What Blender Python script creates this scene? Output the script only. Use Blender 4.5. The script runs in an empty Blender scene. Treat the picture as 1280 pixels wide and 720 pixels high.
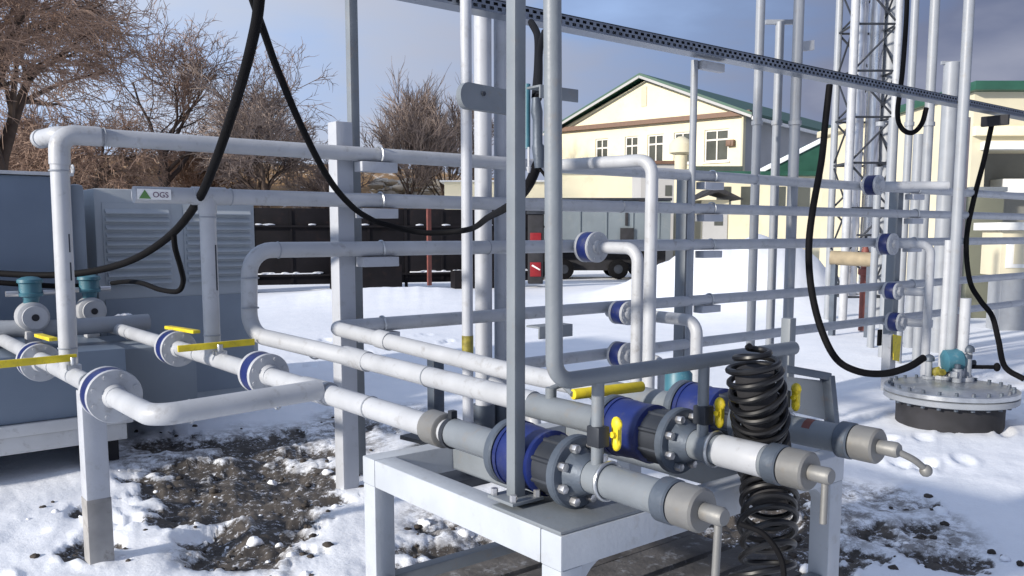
import bpy, bmesh, math, random
import numpy as np
from mathutils import Vector, Matrix
random.seed(7)
S = bpy.context.scene
COL = S.collection
# ------------------------------------------------------------------ camera model (real units, metres)
F = 1081.0; TH = math.atan(.11); CX, CY = 640., 290 + F*.11; EYE = 1.6
YAW = math.radians(51.35)
_c, _s = math.cos(YAW), math.sin(YAW)
FW = Vector((_c*math.cos(TH), _s*math.cos(TH), -math.sin(TH)))
RT = Vector((_s, -_c, 0)); UP = Vector((_c*math.sin(TH), _s*math.sin(TH), math.cos(TH)))
def P(px, py, X=None, Y=None, Z=None, D=None):
    """point of the place seen at a photo pixel, on the plane X=, Y=, Z= or at distance D"""
    r = FW + RT*((px-CX)/F) - UP*((py-CY)/F)
    t = X/r.x if X is not None else Y/r.y if Y is not None else (Z-EYE)/r.z if Z is not None else D
    return Vector((0, 0, EYE)) + r*t
V = lambda *a: Vector(a)
# ------------------------------------------------------------------ materials
MATS = {}
def mat(name, col, rough=.5, metal=0., var=.12, scale=6., bump=0., bscale=60., dirt=None, dirt_amt=.0, spec=None):
    m = bpy.data.materials.new(name); m.use_nodes = True
    nt = m.node_tree; N = nt.nodes; L = nt.links
    b = N['Principled BSDF']
    tc = N.new('ShaderNodeTexCoord')
    n1 = N.new('ShaderNodeTexNoise'); n1.inputs['Scale'].default_value = scale; n1.inputs['Detail'].default_value = 6
    L.new(tc.outputs['Object'], n1.inputs['Vector'])
    mx = N.new('ShaderNodeMix'); mx.data_type = 'RGBA'
    mx.inputs['A'].default_value = (*[c*(1-var) for c in col], 1)
    mx.inputs['B'].default_value = (*[min(1, c*(1+var)) for c in col], 1)
    rp = N.new('ShaderNodeMapRange'); rp.inputs['From Min'].default_value = .3; rp.inputs['From Max'].default_value = .7
    L.new(n1.outputs['Fac'], rp.inputs['Value']); L.new(rp.outputs['Result'], mx.inputs['Factor'])
    out = mx.outputs['Result']
    if dirt:
        n2 = N.new('ShaderNodeTexNoise'); n2.inputs['Scale'].default_value = scale*2.3; n2.inputs['Detail'].default_value = 9
        n2.inputs['Roughness'].default_value = .7
        L.new(tc.outputs['Object'], n2.inputs['Vector'])
        r2 = N.new('ShaderNodeMapRange'); r2.inputs['From Min'].default_value = .56; r2.inputs['From Max'].default_value = .72
        r2.inputs['To Max'].default_value = dirt_amt
        L.new(n2.outputs['Fac'], r2.inputs['Value'])
        m2 = N.new('ShaderNodeMix'); m2.data_type = 'RGBA'
        L.new(out, m2.inputs['A']); m2.inputs['B'].default_value = (*dirt, 1); L.new(r2.outputs['Result'], m2.inputs['Factor'])
        out = m2.outputs['Result']
    if spec is not None: b.inputs['Specular IOR Level'].default_value = spec
    L.new(out, b.inputs['Base Color'])
    b.inputs['Metallic'].default_value = metal
    rr = N.new('ShaderNodeMapRange'); rr.inputs['To Min'].default_value = max(.05, rough-.12); rr.inputs['To Max'].default_value = min(1, rough+.12)
    L.new(n1.outputs['Fac'], rr.inputs['Value']); L.new(rr.outputs['Result'], b.inputs['Roughness'])
    if bump:
        n3 = N.new('ShaderNodeTexNoise'); n3.inputs['Scale'].default_value = bscale; n3.inputs['Detail'].default_value = 4
        L.new(tc.outputs['Object'], n3.inputs['Vector'])
        bp = N.new('ShaderNodeBump'); bp.inputs['Strength'].default_value = bump; bp.inputs['Distance'].default_value = .01
        L.new(n3.outputs['Fac'], bp.inputs['Height']); L.new(bp.outputs['Normal'], b.inputs['Normal'])
    MATS[name] = m
    return m
RUST = (.16, .1, .07); GRIME = (.22, .21, .2)
white = mat('white_paint', (.40, .415, .44), .45, var=.09, dirt=(.17, .155, .14), dirt_amt=.55, bump=.06)
whitepost = mat('white_post_paint', (.40, .42, .46), .5, var=.06, dirt=GRIME, dirt_amt=.4, bump=.08)
grey = mat('grey_paint', (.17, .19, .21), .45, var=.1, dirt=(.2, .17, .14), dirt_amt=.5, bump=.1)
lgrey = mat('light_grey_paint', (.27, .29, .32), .45, var=.08, dirt=(.25, .23, .2), dirt_amt=.45, bump=.08)
table_m = mat('table_paint', (.40, .43, .47), .45, var=.07, dirt=(.25, .23, .2), dirt_amt=.4, bump=.08)
fgrey = mat('flange_grey', (.085, .105, .135), .5, metal=.3, var=.2, dirt=RUST, dirt_amt=.5, bump=.15)
beige = mat('beige_zinc', (.19, .19, .185), .5, metal=.3, var=.12, dirt=(.2, .17, .13), dirt_amt=.5, bump=.1)
blue = mat('blue_plastic', (.005, .014, .10), .42, var=.35, dirt=(.07, .075, .10), dirt_amt=.6)
yellow = mat('yellow_paint', (.66, .52, .02), .5, var=.2, scale=14, dirt=(.2, .15, .06), dirt_amt=.6)
black = mat('black_rubber', (.005, .005, .006), .75, var=.3, spec=.12)
dark = mat('dark_metal', (.035, .04, .05), .5, metal=.4, var=.3)
teal = mat('teal_paint', (.045, .15, .20), .45, var=.2, dirt=(.3, .35, .35), dirt_amt=.4)
steel = mat('galvanised_steel', (.5, .52, .54), .35, metal=.85, var=.12, scale=12)
bolt_m = mat('bolt_zinc', (.55, .55, .56), .35, metal=.8, var=.15)
tray_m = mat('tray_steel', (.22, .25, .3), .4, metal=.7, var=.15)
cab = mat('bluegrey_cabinet', (.24, .28, .325), .5, var=.08, dirt=(.3, .33, .36), dirt_amt=.18, scale=2.5)
cabd = mat('dark_blue_cabinet', (.16, .205, .27), .5, var=.08, dirt=(.2, .22, .26), dirt_amt=.2, scale=2.5)
louv = mat('louvre_grey', (.40, .435, .46), .5, var=.08, scale=3)
beam_m = mat('skid_beam_paint', (.55, .56, .57), .5, var=.08, dirt=GRIME, dirt_amt=.5)
cream = mat('cream_plaster', (.80, .73, .52), .85, var=.06, scale=.6, dirt=(.5, .42, .28), dirt_amt=.3)
cream2 = mat('pale_cream_plaster', (.62, .57, .42), .85, var=.08, scale=.8, dirt=(.4, .36, .28), dirt_amt=.4)
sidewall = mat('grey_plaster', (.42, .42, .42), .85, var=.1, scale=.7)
green = mat('green_roof', (.018, .08, .052), .5, var=.2, scale=1.5)
trim_b = mat('brown_trim', (.16, .09, .06), .6, var=.15)
trim_w = mat('white_trim', (.75, .75, .72), .6, var=.08)
win_f = mat('window_frame_white', (.62, .6, .55), .5, var=.06)
glass = mat('window_glass', (.085, .09, .08), .08, var=.3, scale=.8)
fence_m = mat('dark_fence', (.008, .007, .009), .7, var=.4, scale=2, dirt=(.035, .02, .017), dirt_amt=.5, spec=.2)
red_m = mat('red_paint', (.22, .006, .01), .45, var=.15)
trailer_m = mat('grey_trailer', (.17, .2, .22), .55, var=.12, scale=1.2, dirt=(.26, .27, .26), dirt_amt=.4)
snow_m2 = mat('snow_cap', (.86, .88, .92), .7, var=.03, bump=.3, bscale=12)
bark = mat('bark', (.065, .045, .035), .9, var=.3, scale=4)
twig = mat('twig_bark', (.265, .18, .135), .85, var=.35, scale=.7)
twig2 = mat('pale_twig_bark', (.235, .185, .16), .85, var=.35, scale=.7)
straw = mat('dry_straw_leaf', (.46, .28, .10), .9, var=.45, scale=.5)
tan_m = mat('tan_lagging', (.32, .26, .17), .7, var=.2)
rubble_m = mat('pale_rubble', (.55, .48, .38), .9, var=.35, scale=.4)
soot = mat('soot_dark', (.02, .02, .024), .8, var=.4)
mirror = mat('polished_flue', (.8, .8, .8), .3, metal=1., var=.06)
brown_red = mat('brown_red_paint', (.16, .045, .035), .6, var=.3)
tape = mat('olive_tape', (.22, .19, .03), .5, var=.4, scale=30)
lilac = mat('dark_violet_print', (.10, .03, .08), .5, var=.2)
sgreen = mat('sticker_green', (.10, .22, .06), .5, var=.2)
sticker_w = mat('sticker_white', (.78, .78, .76), .5, var=.03)
# ------------------------------------------------------------------ mesh builder
def ortho(d):
    d = d.normalized(); a = V(0, 0, 1) if abs(d.z) < .9 else V(1, 0, 0)
    x = d.cross(a).normalized(); return x, x.cross(d).normalized()
class MB:
    def __init__(self): self.v = []; self.f = []
    def add(self, vs, fs):
        o = len(self.v); self.v += [tuple(v) for v in vs]; self.f += [tuple(i+o for i in f) for f in fs]; return self
    def hexa(self, c):   # 8 corners: bottom 4 then top 4
        return self.add(c, [(3, 2, 1, 0), (4, 5, 6, 7), (0, 1, 5, 4), (1, 2, 6, 5), (2, 3, 7, 6), (3, 0, 4, 7)])
    def box(self, a, b):
        x0, y0, z0 = [min(a[i], b[i]) for i in range(3)]; x1, y1, z1 = [max(a[i], b[i]) for i in range(3)]
        return self.hexa([(x0, y0, z0), (x1, y0, z0), (x1, y1, z0), (x0, y1, z0), (x0, y0, z1), (x1, y0, z1), (x1, y1, z1), (x0, y1, z1)])
    def fbox(self, fr, a, b):   # box in a frame (origin,u,v) with z up
        o, u, w = fr
        t = MB().box(a, b)
        return self.add([o + u*p[0] + w*p[1] + V(0, 0, p[2]) for p in t.v], t.f)
    def beam(self, p, q, w, h, up=None):
        p, q = Vector(p), Vector(q); d = (q-p).normalized()
        up = Vector(up) if up else (V(0, 0, 1) if abs(d.z) < .95 else V(0, 1, 0))
        x = d.cross(up).normalized(); y = x.cross(d).normalized()
        c = []
        for e in (p, q):
            c += [e - x*w/2 - y*h/2, e + x*w/2 - y*h/2, e + x*w/2 + y*h/2, e - x*w/2 + y*h/2]
        return self.add(c, [(0, 1, 2, 3), (7, 6, 5, 4), (4, 5, 1, 0), (5, 6, 2, 1), (6, 7, 3, 2), (7, 4, 0, 3)])
    def rings(self, pts, rad, seg=16, caps=True, dirs=None):
        n = len(pts); pts = [Vector(p) for p in pts]
        ts = []
        for i in range(n):
            a = pts[max(0, i-1)]; b = pts[min(n-1, i+1)]; ts.append((b-a).normalized() if (b-a).length > 1e-9 else V(0, 0, 1))
        if dirs: ts = [Vector(dirs)]*n
        x, y = ortho(ts[0]); o = len(self.v); vs = []; fs = []
        for i in range(n):
            t = ts[i]; x = (x - t*x.dot(t)).normalized(); y = t.cross(x)
            r = rad[i] if hasattr(rad, '__len__') else rad
            for k in range(seg):
                a = 2*math.pi*k/seg; vs.append(pts[i] + x*(r*math.cos(a)) + y*(r*math.sin(a)))
        for i in range(n-1):
            for k in range(seg):
                k2 = (k+1) % seg; fs.append((i*seg+k, i*seg+k2, (i+1)*seg+k2, (i+1)*seg+k))
        if caps:
            fs.append(tuple(range(seg-1, -1, -1))); fs.append(tuple((n-1)*seg+k for k in range(seg)))
        return self.add(vs, fs)
    def tube(self, pts, r, fillet=.0, seg=16):
        return self.rings(fil(pts, fillet), r, seg)
    def cyl(self, p, q, r, seg=24): return self.rings([p, q], r, seg)
    def lathe(self, c, axis, prof, seg=28):   # prof: (offset along axis, radius)
        c = Vector(c); axis = Vector(axis).normalized()
        return self.rings([c + axis*t for t, _ in prof], [r for _, r in prof], seg, True, axis)
    def ring(self, c, axis, ro, ri, h, seg=40):
        c = Vector(c); ax = Vector(axis).normalized(); x, y = ortho(ax); vs = []; fs = []
        for k in range(seg):
            a = 2*math.pi*k/seg; d = x*math.cos(a)+y*math.sin(a)
            vs += [c+d*ro, c+d*ro+ax*h, c+d*ri+ax*h, c+d*ri]
        for k in range(seg):
            a = 4*k; b = 4*((k+1) % seg)
            for j in range(4): fs.append((a+j, b+j, b+(j+1) % 4, a+(j+1) % 4))
        return self.add(vs, fs)
    def torus(self, c, axis, R, r, seg=28, s2=8):
        x, y = ortho(Vector(axis)); c = Vector(c)
        pts = [c + x*R*math.cos(2*math.pi*k/seg) + y*R*math.sin(2*math.pi*k/seg) for k in range(seg+1)]
        return self.rings(pts, r, s2, False)
    def blob(self, c, sx, sy, sz, n=10, jit=.0, rnd=random):
        c = Vector(c); vs = []; fs = []
        for i in range(n+1):
            th = math.pi*i/n
            for k in range(2*n):
                ph = math.pi*k/n; j = 1 + jit*(rnd.random()-.5)
                vs.append(c + V(sx*math.sin(th)*math.cos(ph), sy*math.sin(th)*math.sin(ph), sz*math.cos(th))*j)
        for i in range(n):
            for k in range(2*n):
                k2 = (k+1) % (2*n); fs.append((i*2*n+k, (i+1)*2*n+k, (i+1)*2*n+k2, i*2*n+k2))
        return self.add(vs, fs)
    def prism(self, poly, d):   # extrude polygon by vector d
        n = len(poly); poly = [Vector(p) for p in poly]; d = Vector(d)
        return self.add(poly + [p+d for p in poly], [tuple(range(n-1, -1, -1)), tuple(range(n, 2*n))] + [(i, (i+1) % n, n+(i+1) % n, n+i) for i in range(n)])
def fil(pts, r, n=7):
    pts = [Vector(p) for p in pts]
    if r <= 0 or len(pts) < 3: return pts
    out = [pts[0]]
    for i in range(1, len(pts)-1):
        a, b, c = pts[i-1], pts[i], pts[i+1]
        u = (a-b); w = (c-b); k = min(r, u.length*.49, w.length*.49); u.normalize(); w.normalize()
        p0, p1 = b+u*k, b+w*k
        ang = u.angle(w)
        if ang > 3.1: out.append(b); continue
        # circular arc
        rad = k*math.tan(ang/2); ctr = b + (u+w).normalized()*(rad/math.sin(ang/2))
        v0 = (p0-ctr); v1 = (p1-ctr); tot = v0.angle(v1); axis = v0.cross(v1).normalized()
        for j in range(n+1): out.append(ctr + Matrix.Rotation(tot*j/n, 3, axis) @ v0)
    out.append(pts[-1]); return out
def spline(pts, n=10):
    pts = [Vector(p) for p in pts]; out = []
    q = [pts[0]*2-pts[1]] + pts + [pts[-1]*2-pts[-2]]
    for i in range(1, len(q)-2):
        a, b, c, d = q[i-1:i+3]
        for k in range(n):
            t = k/n
            out.append(.5*((2*b) + (c-a)*t + (2*a-5*b+4*c-d)*t*t + (3*b-a-3*c+d)*t**3))
    out.append(pts[-1]); return out
WL = {}
def link(o, parent):
    COL.objects.link(o)
    if parent is not None: o.parent = parent
def tag(o, label=None, cat=None, group=None, kind=None):
    for k, v in (('label', label), ('category', cat), ('group', group), ('kind', kind)):
        if v: o[k] = v
    return o
def thing(name, label, cat, loc, group=None):
    o = bpy.data.objects.new(name, None); o.empty_display_size = .1
    COL.objects.link(o); o.location = Vector(loc); WL[o] = Vector(loc)
    return tag(o, label, cat, group)
def part(name, mb, m, parent=None, bevel=0., smooth=True, label=None, ang=38):
    """one mesh object; the builder works in world metres, the mesh is stored relative to its parent"""
    vs = [Vector(v) for v in mb.v]
    if parent is not None: o0 = WL[parent]
    else:
        lo = [min(v[i] for v in vs) for i in range(3)]; hi = [max(v[i] for v in vs) for i in range(3)]
        o0 = V((lo[0]+hi[0])/2, (lo[1]+hi[1])/2, lo[2])
    me = bpy.data.meshes.new(name)
    me.from_pydata([tuple(v-o0) for v in vs], [], mb.f)
    if bevel:
        bm = bmesh.new(); bm.from_mesh(me)
        bmesh.ops.recalc_face_normals(bm, faces=bm.faces)
        es = [e for e in bm.edges if len(e.link_faces) == 2 and e.calc_face_angle(0) > .9]
        bmesh.ops.bevel(bm, geom=es, offset=bevel, segments=2, affect='EDGES', profile=.6, clamp_overlap=True)
        bm.to_mesh(me); bm.free()
    else:
        bm = bmesh.new(); bm.from_mesh(me); bmesh.ops.recalc_face_normals(bm, faces=bm.faces); bm.to_mesh(me); bm.free()
    me.materials.append(m)
    if smooth:
        me.polygons.foreach_set('use_smooth', [True]*len(me.polygons)); me.set_sharp_from_angle(angle=math.radians(ang))
    o = bpy.data.objects.new(name, me); link(o, parent)
    if parent is None: o.location = o0; WL[o] = o0
    else: WL[o] = o0
    if label: o['label'] = label
    return o
def single(name, mb, m, label, cat, group=None, kind=None, **k):
    return tag(part(name, mb, m, None, **k), label, cat, group, kind)
def dup(root, delta, label=None, parent=None):
    c = root.copy(); COL.objects.link(c)
    if parent is None: c.location = root.location + Vector(delta)
    else: c.parent = parent
    if label: c['label'] = label
    for ch in [o for o in S.objects if o.parent == root]: dup(ch, (0, 0, 0), None, c)
    return c
AX, AY, AZ = V(1, 0, 0), V(0, 1, 0), V(0, 0, 1)
Y0 = 4.77
RP = .044            # pipe radius
# ================================================================== GROUND
def vnoise(x, y, seed=0):
    xi = np.floor(x).astype(np.int64); yi = np.floor(y).astype(np.int64); fx = x-xi; fy = y-yi
    def h(a, b):
        n = (a*374761393 + b*668265263 + seed*982451653) & 0xffffffff
        n = ((n ^ (n >> 13))*1274126177) & 0xffffffff
        return ((n ^ (n >> 16)) & 0xffff)/65535.0
    u = fx*fx*(3-2*fx); w = fy*fy*(3-2*fy)
    return (h(xi, yi)*(1-u)+h(xi+1, yi)*u)*(1-w) + (h(xi, yi+1)*(1-u)+h(xi+1, yi+1)*u)*w
def fbm(x, y, o=4, seed=0):
    s = 0; a = .5
    for i in range(o): s = s + a*vnoise(x*2**i, y*2**i, seed+i*17); a *= .5
    return s
MELT = [(285, 622, .38, 1.), (335, 600, .42, 1.05), (250, 600, .34, .95), (300, 585, .4, .8), (365, 618, .26, .9), (220, 580, .35, .7), (390, 585, .3, .7), (330, 640, .28, .8), (345, 660, .2, .75), (300, 670, .26, .85), (265, 690, .2, .65), (330, 695, .2, .6), (380, 560, .4, .55), (430, 530, .5, .45), (320, 550, .6, .62), (230, 550, .5, .52), (190, 590, .3, .5),
        (115, 682, .16, 1.3), (500, 520, .5, .4), (80, 632, .13, .55), (215, 640, .12, .5), (360, 690, .22, .5),
        (545, 655, .2, .62), (600, 650, .25, .7), (520, 690, .22, .55), (640, 700, .5, .85), (760, 700, .5, .9), (880, 690, .5, .8),
        (960, 650, .5, .85), (1020, 680, .4, .8), (1090, 660, .25, .55), (1165, 660, .22, .55), (1190, 695, .2, .85), (1230, 690, .15, .5), (1120, 600, .3, .35), (1000, 610, .3, .6), (1150, 630, .14, .6), (1110, 690, .2, .6)]
MP = [(P(a, b, Z=0), r, s) for a, b, r, s in MELT]
SLUSH = [(P(a, b, Z=0), r) for a, b, r in ((220, 560, .55), (330, 555, .75), (400, 545, .6), (300, 600, .42), (250, 600, .35), (480, 522, .6), (960, 640, .45), (1050, 655, .35), (1170, 665, .35), (1000, 600, .35), (560, 650, .32), (640, 690, .5), (800, 690, .6), (920, 690, .5), (1100, 620, .3), (330, 640, .35), (260, 685, .24), (320, 690, .26))]
def ground_fn(x, y):
    d = np.hypot(x, y)
    m = np.zeros_like(x)
    wx = x + .35*(fbm(x*3, y*3, 3, 5)-.5); wy = y + .35*(fbm(x*3+9, y*3, 3, 8)-.5)
    for p, r, s in MP:
        q = ((wx-p.x)**2 + (wy-p.y)**2)/(r*r)
        m = np.maximum(m, s*np.exp(-q*.8))
    fine = fbm(x*5, y*5, 4, 21); n2 = fbm(x*14, y*14, 3, 33)
    mm = m*1.15 + (fine-.5)*.75 + (n2-.5)*.5
    mask = np.clip((mm-.38)/.16, 0, 1)*np.clip(m*6, 0, 1)
    near = np.clip((14-d)/8, 0, 1)
    h = .10*(fbm(x*.35, y*.35, 3, 1)-.5) + near*(.05*(fbm(x*1.6, y*1.6, 4, 3)-.5))
    rough = np.clip(m*1.6, 0, 1)*near
    h = h + rough*(.13*(fbm(x*4.5, y*4.5, 5, 11)-.5)) + near*.012*(n2-.5)
    h = h - mask*.035 + mask*near*.05*(fbm(x*20, y*20, 3, 40)-.5)
    # shovelled snow banks farther back
    for px, py, D, hh, rr in ((905, 330, 19, .72, 2.0), (955, 330, 19, .62, 1.9), (860, 335, 21, .42, 2.2), (1010, 332, 21, .45, 2.2), (400, 352, 20.5, .12, 2.), (480, 350, 20., .2, 2.2), (560, 348, 20, .15, 2.)):
        b = P(px, py, D=D); h = h + hh*np.exp(-((x-b.x)**2+(y-b.y)**2)/(rr*rr))*(.75+.5*fbm(x*1.3, y*1.3, 4, 50))
    sl = np.zeros_like(x)
    for p, r in SLUSH: sl = np.maximum(sl, np.exp(-(((wx-p.x)**2+(wy-p.y)**2)/(r*r))**1.5))
    h = h - .02*sl + sl*near*.035*(fbm(x*11, y*11, 4, 61)-.5)
    rp = random.Random(31)
    for k in range(130):
        if k < 90: fx, fy = rp.uniform(2.9, 11.5), rp.uniform(-.5, 4.2)
        elif k < 115: fx, fy = rp.uniform(3.2, 9), rp.uniform(5.2, 12)
        else: fx, fy = rp.uniform(.2, 1.6), rp.uniform(3.2, 5.6)
        a = rp.uniform(-.6, 1.6); ca, sa = math.cos(a), math.sin(a)
        lx = (x-fx)*ca+(y-fy)*sa; ly = -(x-fx)*sa+(y-fy)*ca
        q = (lx/.15)**2+(ly/.065)**2
        near_q = q < 6
        if near_q.any(): h = h - np.where(near_q, rp.uniform(.02, .045)*(np.exp(-q**2) - .35*np.exp(-(np.sqrt(q)-1.35)**2*9)), 0)
    return h, mask, np.maximum(m*.6, sl)
ang = list(np.arange(-38, 38, .14)) + list(np.arange(38, 322, 3.)); rad = [0] + list(np.exp(np.linspace(math.log(.6), math.log(14), 270))) + list(np.exp(np.linspace(math.log(14.5), math.log(900), 90)))
A_, R_ = np.meshgrid(np.array(ang)*math.pi/180 + YAW, np.array(rad[1:]))
gx = (R_*np.cos(A_)).ravel(); gy = (R_*np.sin(A_)).ravel()
gh, gm, gm0 = ground_fn(gx, gy)
na, nr = len(ang), len(rad)-1
verts = [(0, 0, 0)] + list(zip(gx.tolist(), gy.tolist(), gh.tolist()))
faces = [(0, 1+k, 1+(k+1) % na) for k in range(na)]
for i in range(nr-1):
    b = 1+i*na
    faces += [(b+k, b+na+k, b+na+(k+1) % na, b+(k+1) % na) for k in range(na)]
gme = bpy.data.meshes.new('snow_ground'); gme.from_pydata(verts, [], faces)
at = gme.attributes.new('melt', 'FLOAT', 'POINT'); at.data.foreach_set('value', np.concatenate([[0], gm]).astype(np.float32))
at = gme.attributes.new('slush', 'FLOAT', 'POINT'); at.data.foreach_set('value', np.concatenate([[0], np.clip(gm0, 0, 1)]).astype(np.float32))
gme.polygons.foreach_set('use_smooth', [True]*len(gme.polygons))
snow = bpy.data.materials.new('snow_and_thawed_soil'); snow.use_nodes = True
nt = snow.node_tree; N = nt.nodes; L = nt.links; bs = N['Principled BSDF']
tc = N.new('ShaderNodeTexCoord')
def noise(s, d=5, r=.55):
    n = N.new('ShaderNodeTexNoise'); n.inputs['Scale'].default_value = s; n.inputs['Detail'].default_value = d; n.inputs['Roughness'].default_value = r
    L.new(tc.outputs['Object'], n.inputs['Vector']); return n.outputs['Fac']
def mixc(f, a, b):
    m = N.new('ShaderNodeMix'); m.data_type = 'RGBA'
    for s, v in (('A', a), ('B', b)):
        if isinstance(v, tuple): m.inputs[s].default_value = (*v, 1)
        else: L.new(v, m.inputs[s])
    L.new(f, m.inputs['Factor']); return m.outputs['Result']
def mr(v, a, b, c=0, d=1):
    m = N.new('ShaderNodeMapRange'); L.new(v, m.inputs['Value'])
    for k, q in zip(('From Min', 'From Max', 'To Min', 'To Max'), (a, b, c, d)): m.inputs[k].default_value = q
    return m.outputs['Result']
def mth(op, a, b):
    m = N.new('ShaderNodeMath'); m.operation = op
    for i, v in enumerate((a, b)):
        if isinstance(v, (int, float)): m.inputs[i].default_value = v
        else: L.new(v, m.inputs[i])
    return m.outputs[0]
am = N.new('ShaderNodeAttribute'); am.attribute_name = 'melt'
asl = N.new('ShaderNodeAttribute'); asl.attribute_name = 'slush'
soil = mixc(mr(noise(9, 8, .7), .35, .65), (.02, .017, .015), (.09, .076, .064))
soil = mixc(mr(noise(24, 8, .75), .55, .62), soil, (.55, .57, .62))
snowc = mixc(mr(noise(2.2, 6), .35, .7), (.80, .83, .88), (.86, .88, .92))
slushf = mth('MULTIPLY', mr(asl.outputs['Fac'], .15, .7), mr(noise(10, 10, .8), .42, .56, 0, .92))
snowc = mixc(slushf, snowc, (.17, .16, .155))
edge = mth('ADD', am.outputs['Fac'], mr(noise(28, 6, .7), .3, .7, -.35, .35))
L.new(mixc(mr(edge, .32, .72), snowc, soil), bs.inputs['Base Color'])
bs.inputs['Roughness'].default_value = .75
bp = N.new('ShaderNodeBump'); bp.inputs['Strength'].default_value = .32; bp.inputs['Distance'].default_value = .03
L.new(mth('ADD', noise(7, 8, .65), mth('MULTIPLY', noise(45, 4), .25)), bp.inputs['Height']); L.new(bp.outputs['Normal'], bs.inputs['Normal'])
gme.materials.append(snow)
g = bpy.data.objects.new('snow_ground', gme); COL.objects.link(g); g['kind'] = 'structure'
g['label'] = 'snow covered yard with thawed muddy patches'
def gz(x, y): return float(ground_fn(np.array([x]), np.array([y]))[0][0])
# loose clods of snow and frozen soil around the thawed patches
for nm, m, n, lab in (('snow_clods', snow_m2, 60, 'small lumps of snow strewn over the thawed soil'), ('soil_clods', mat('frozen_soil', (.05, .042, .036), .95, var=.4, scale=9, bump=.4, bscale=30), 220, 'small dark clods of frozen soil in the thawed patches')):
    mb = MB(); rnd = random.Random(3 if nm == 'snow_clods' else 4)
    for _ in range(n):
        p, r, s = rnd.choice([q for q in MP if q[2] > .4])
        x = p.x + rnd.gauss(0, r*.75); y = p.y + rnd.gauss(0, r*.75)
        k = rnd.choice((.008, .010, .014, .02, .035) if nm == 'snow_clods' else (.008, .01, .014, .02))
        mb.blob((x, y, gz(x, y)+k*.05), k*rnd.uniform(.8, 1.5), k*rnd.uniform(.8, 1.5), k*.7, 5, .4, rnd)
    single(nm, mb, m, lab, 'snow' if nm == 'snow_clods' else 'soil', kind='stuff', ang=60)
# ================================================================== PIPE LINES
def flange_joint(root, c, axis, r=.108, far=None):
    """pair of white flange discs with a blue guard ring round the joint"""
    c = Vector(c); ax = Vector(axis).normalized()
    for s in (-1, 1):
        fl = part('flange', MB().lathe(c + ax*s*.060, ax, [(-.014, r*.98), (-.011, r), (.009, r), (.014, r*.96)], 36), white, root)
        hub = part('hub', MB().lathe(c + ax*s*.074, ax*s, [(0, RP*1.22), (.03, RP*1.02)], 24), white, fl)
        for k in range(8):
            x, y = ortho(ax); a = 2*math.pi*(k+.5)/8
            q = c + ax*s*.074 + (x*math.cos(a)+y*math.sin(a))*r*.8
            part('bolt', MB().cyl(q, q+ax*s*.006, .010, 6), white, fl)
    part('flange_guard', MB().ring(c - ax*.0455, ax, r*.985, r*.6, .091), blue, root, bevel=.004)
def lever(root, x, y, z, x0, x1, z1=None):
    """yellow lever of a ball valve: stem on the pipe and a flat bar along X"""
    st = part('valve_stem', MB().cyl((x, y, z), (x, y, z+.085), .018, 12).box((x-.03, y-.03, z), (x+.03, y+.03, z+.05)), steel, root, bevel=.003)
    h = part('valve_handle', MB().beam((x0, y, z+.078), (x1, y, z+.083), .016, .036), yellow, root, bevel=.004)
def ubolt(root, x, y, z, r=RP):
    pts = [V(x+.0, y-.09, z-.02), V(x, y-r-.006, z)]
    arc = [V(x, y, z) + V(0, -math.cos(a)*(r+.006), math.sin(a)*(r+.006)) for a in np.linspace(-.6, math.pi+.6, 14)]
    part('pipe_clip', MB().rings(arc, .006, 6), steel, root)
def welds(t, pts, r=RP):
    for c, ax in pts: part('weld_seam', MB().torus(c, ax, r, .0045, 24, 6), lgrey, t)
# --- line 1: outer left line (X=.95), tall riser, topmost rail
t = thing('pipe_line', 'white pipe with the tallest riser at far left and the topmost horizontal rail', 'pipe', V(.95, Y0, .9))
mb = MB().tube([V(.95, 7.0, .86), V(.95, 3.36, .905), P(400, 487, X=1.64)], RP, .09)
part('lower_pipe', mb, white, t)
part('riser', MB().cyl(V(.95, Y0, .9), V(.96, Y0, 2.0), RP*1.0, 20), white, t)
part('rail', MB().tube([V(.93, 5.05, 2.075), V(.965, Y0+.03, 2.078), V(14.5, Y0, 2.06)], RP, .05, 18), white, t)
part('elbow', MB().tube([V(.96, Y0, 1.93), V(.965, Y0, 2.078), V(1.15, Y0, 2.078)], RP*1.12, .085, 18), white, t)
part('end_cap', MB().lathe(V(.935, 5.0, 2.075), V(-.05, 1, 0), [(0, RP*1.1), (.05, RP*1.1), (.085, RP*.8), (.1, .01)], 18), white, t)
for za in (1.50, 1.36): part('dark_streak', MB().box((.972, Y0-RP*.92, za), (.979, Y0-RP*.92+.006, za+.09)), dark, t)
flange_joint(t, (.95, 5.55, .86), AY); flange_joint(t, (.95, 3.98, .90), AY, .115)
q0, q1 = P(-40, 455, Y=4.66), P(96, 446, Y=4.66)
lever(t, .95, 4.66, .9, q0.x, q1.x)
part('valve_handle', MB().beam(V(.99, 5.75, .99), V(1.0, 5.38, 1.0), .045, .02), yellow, t, bevel=.003)
welds(t, [(V(.95, Y0, 1.02), AZ), (V(.955, Y0, 1.90), AZ), (V(1.17, Y0, 2.078), AX), (V(3.9, Y0, 2.074), AX), (V(6.6, Y0, 2.07), AX), (V(.95, 4.35, .9), AY), (V(.95, 5.1, .88), AY), (V(1.09, 3.372, .905), AX), (V(1.46, 3.405, .905), AX)])
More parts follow.
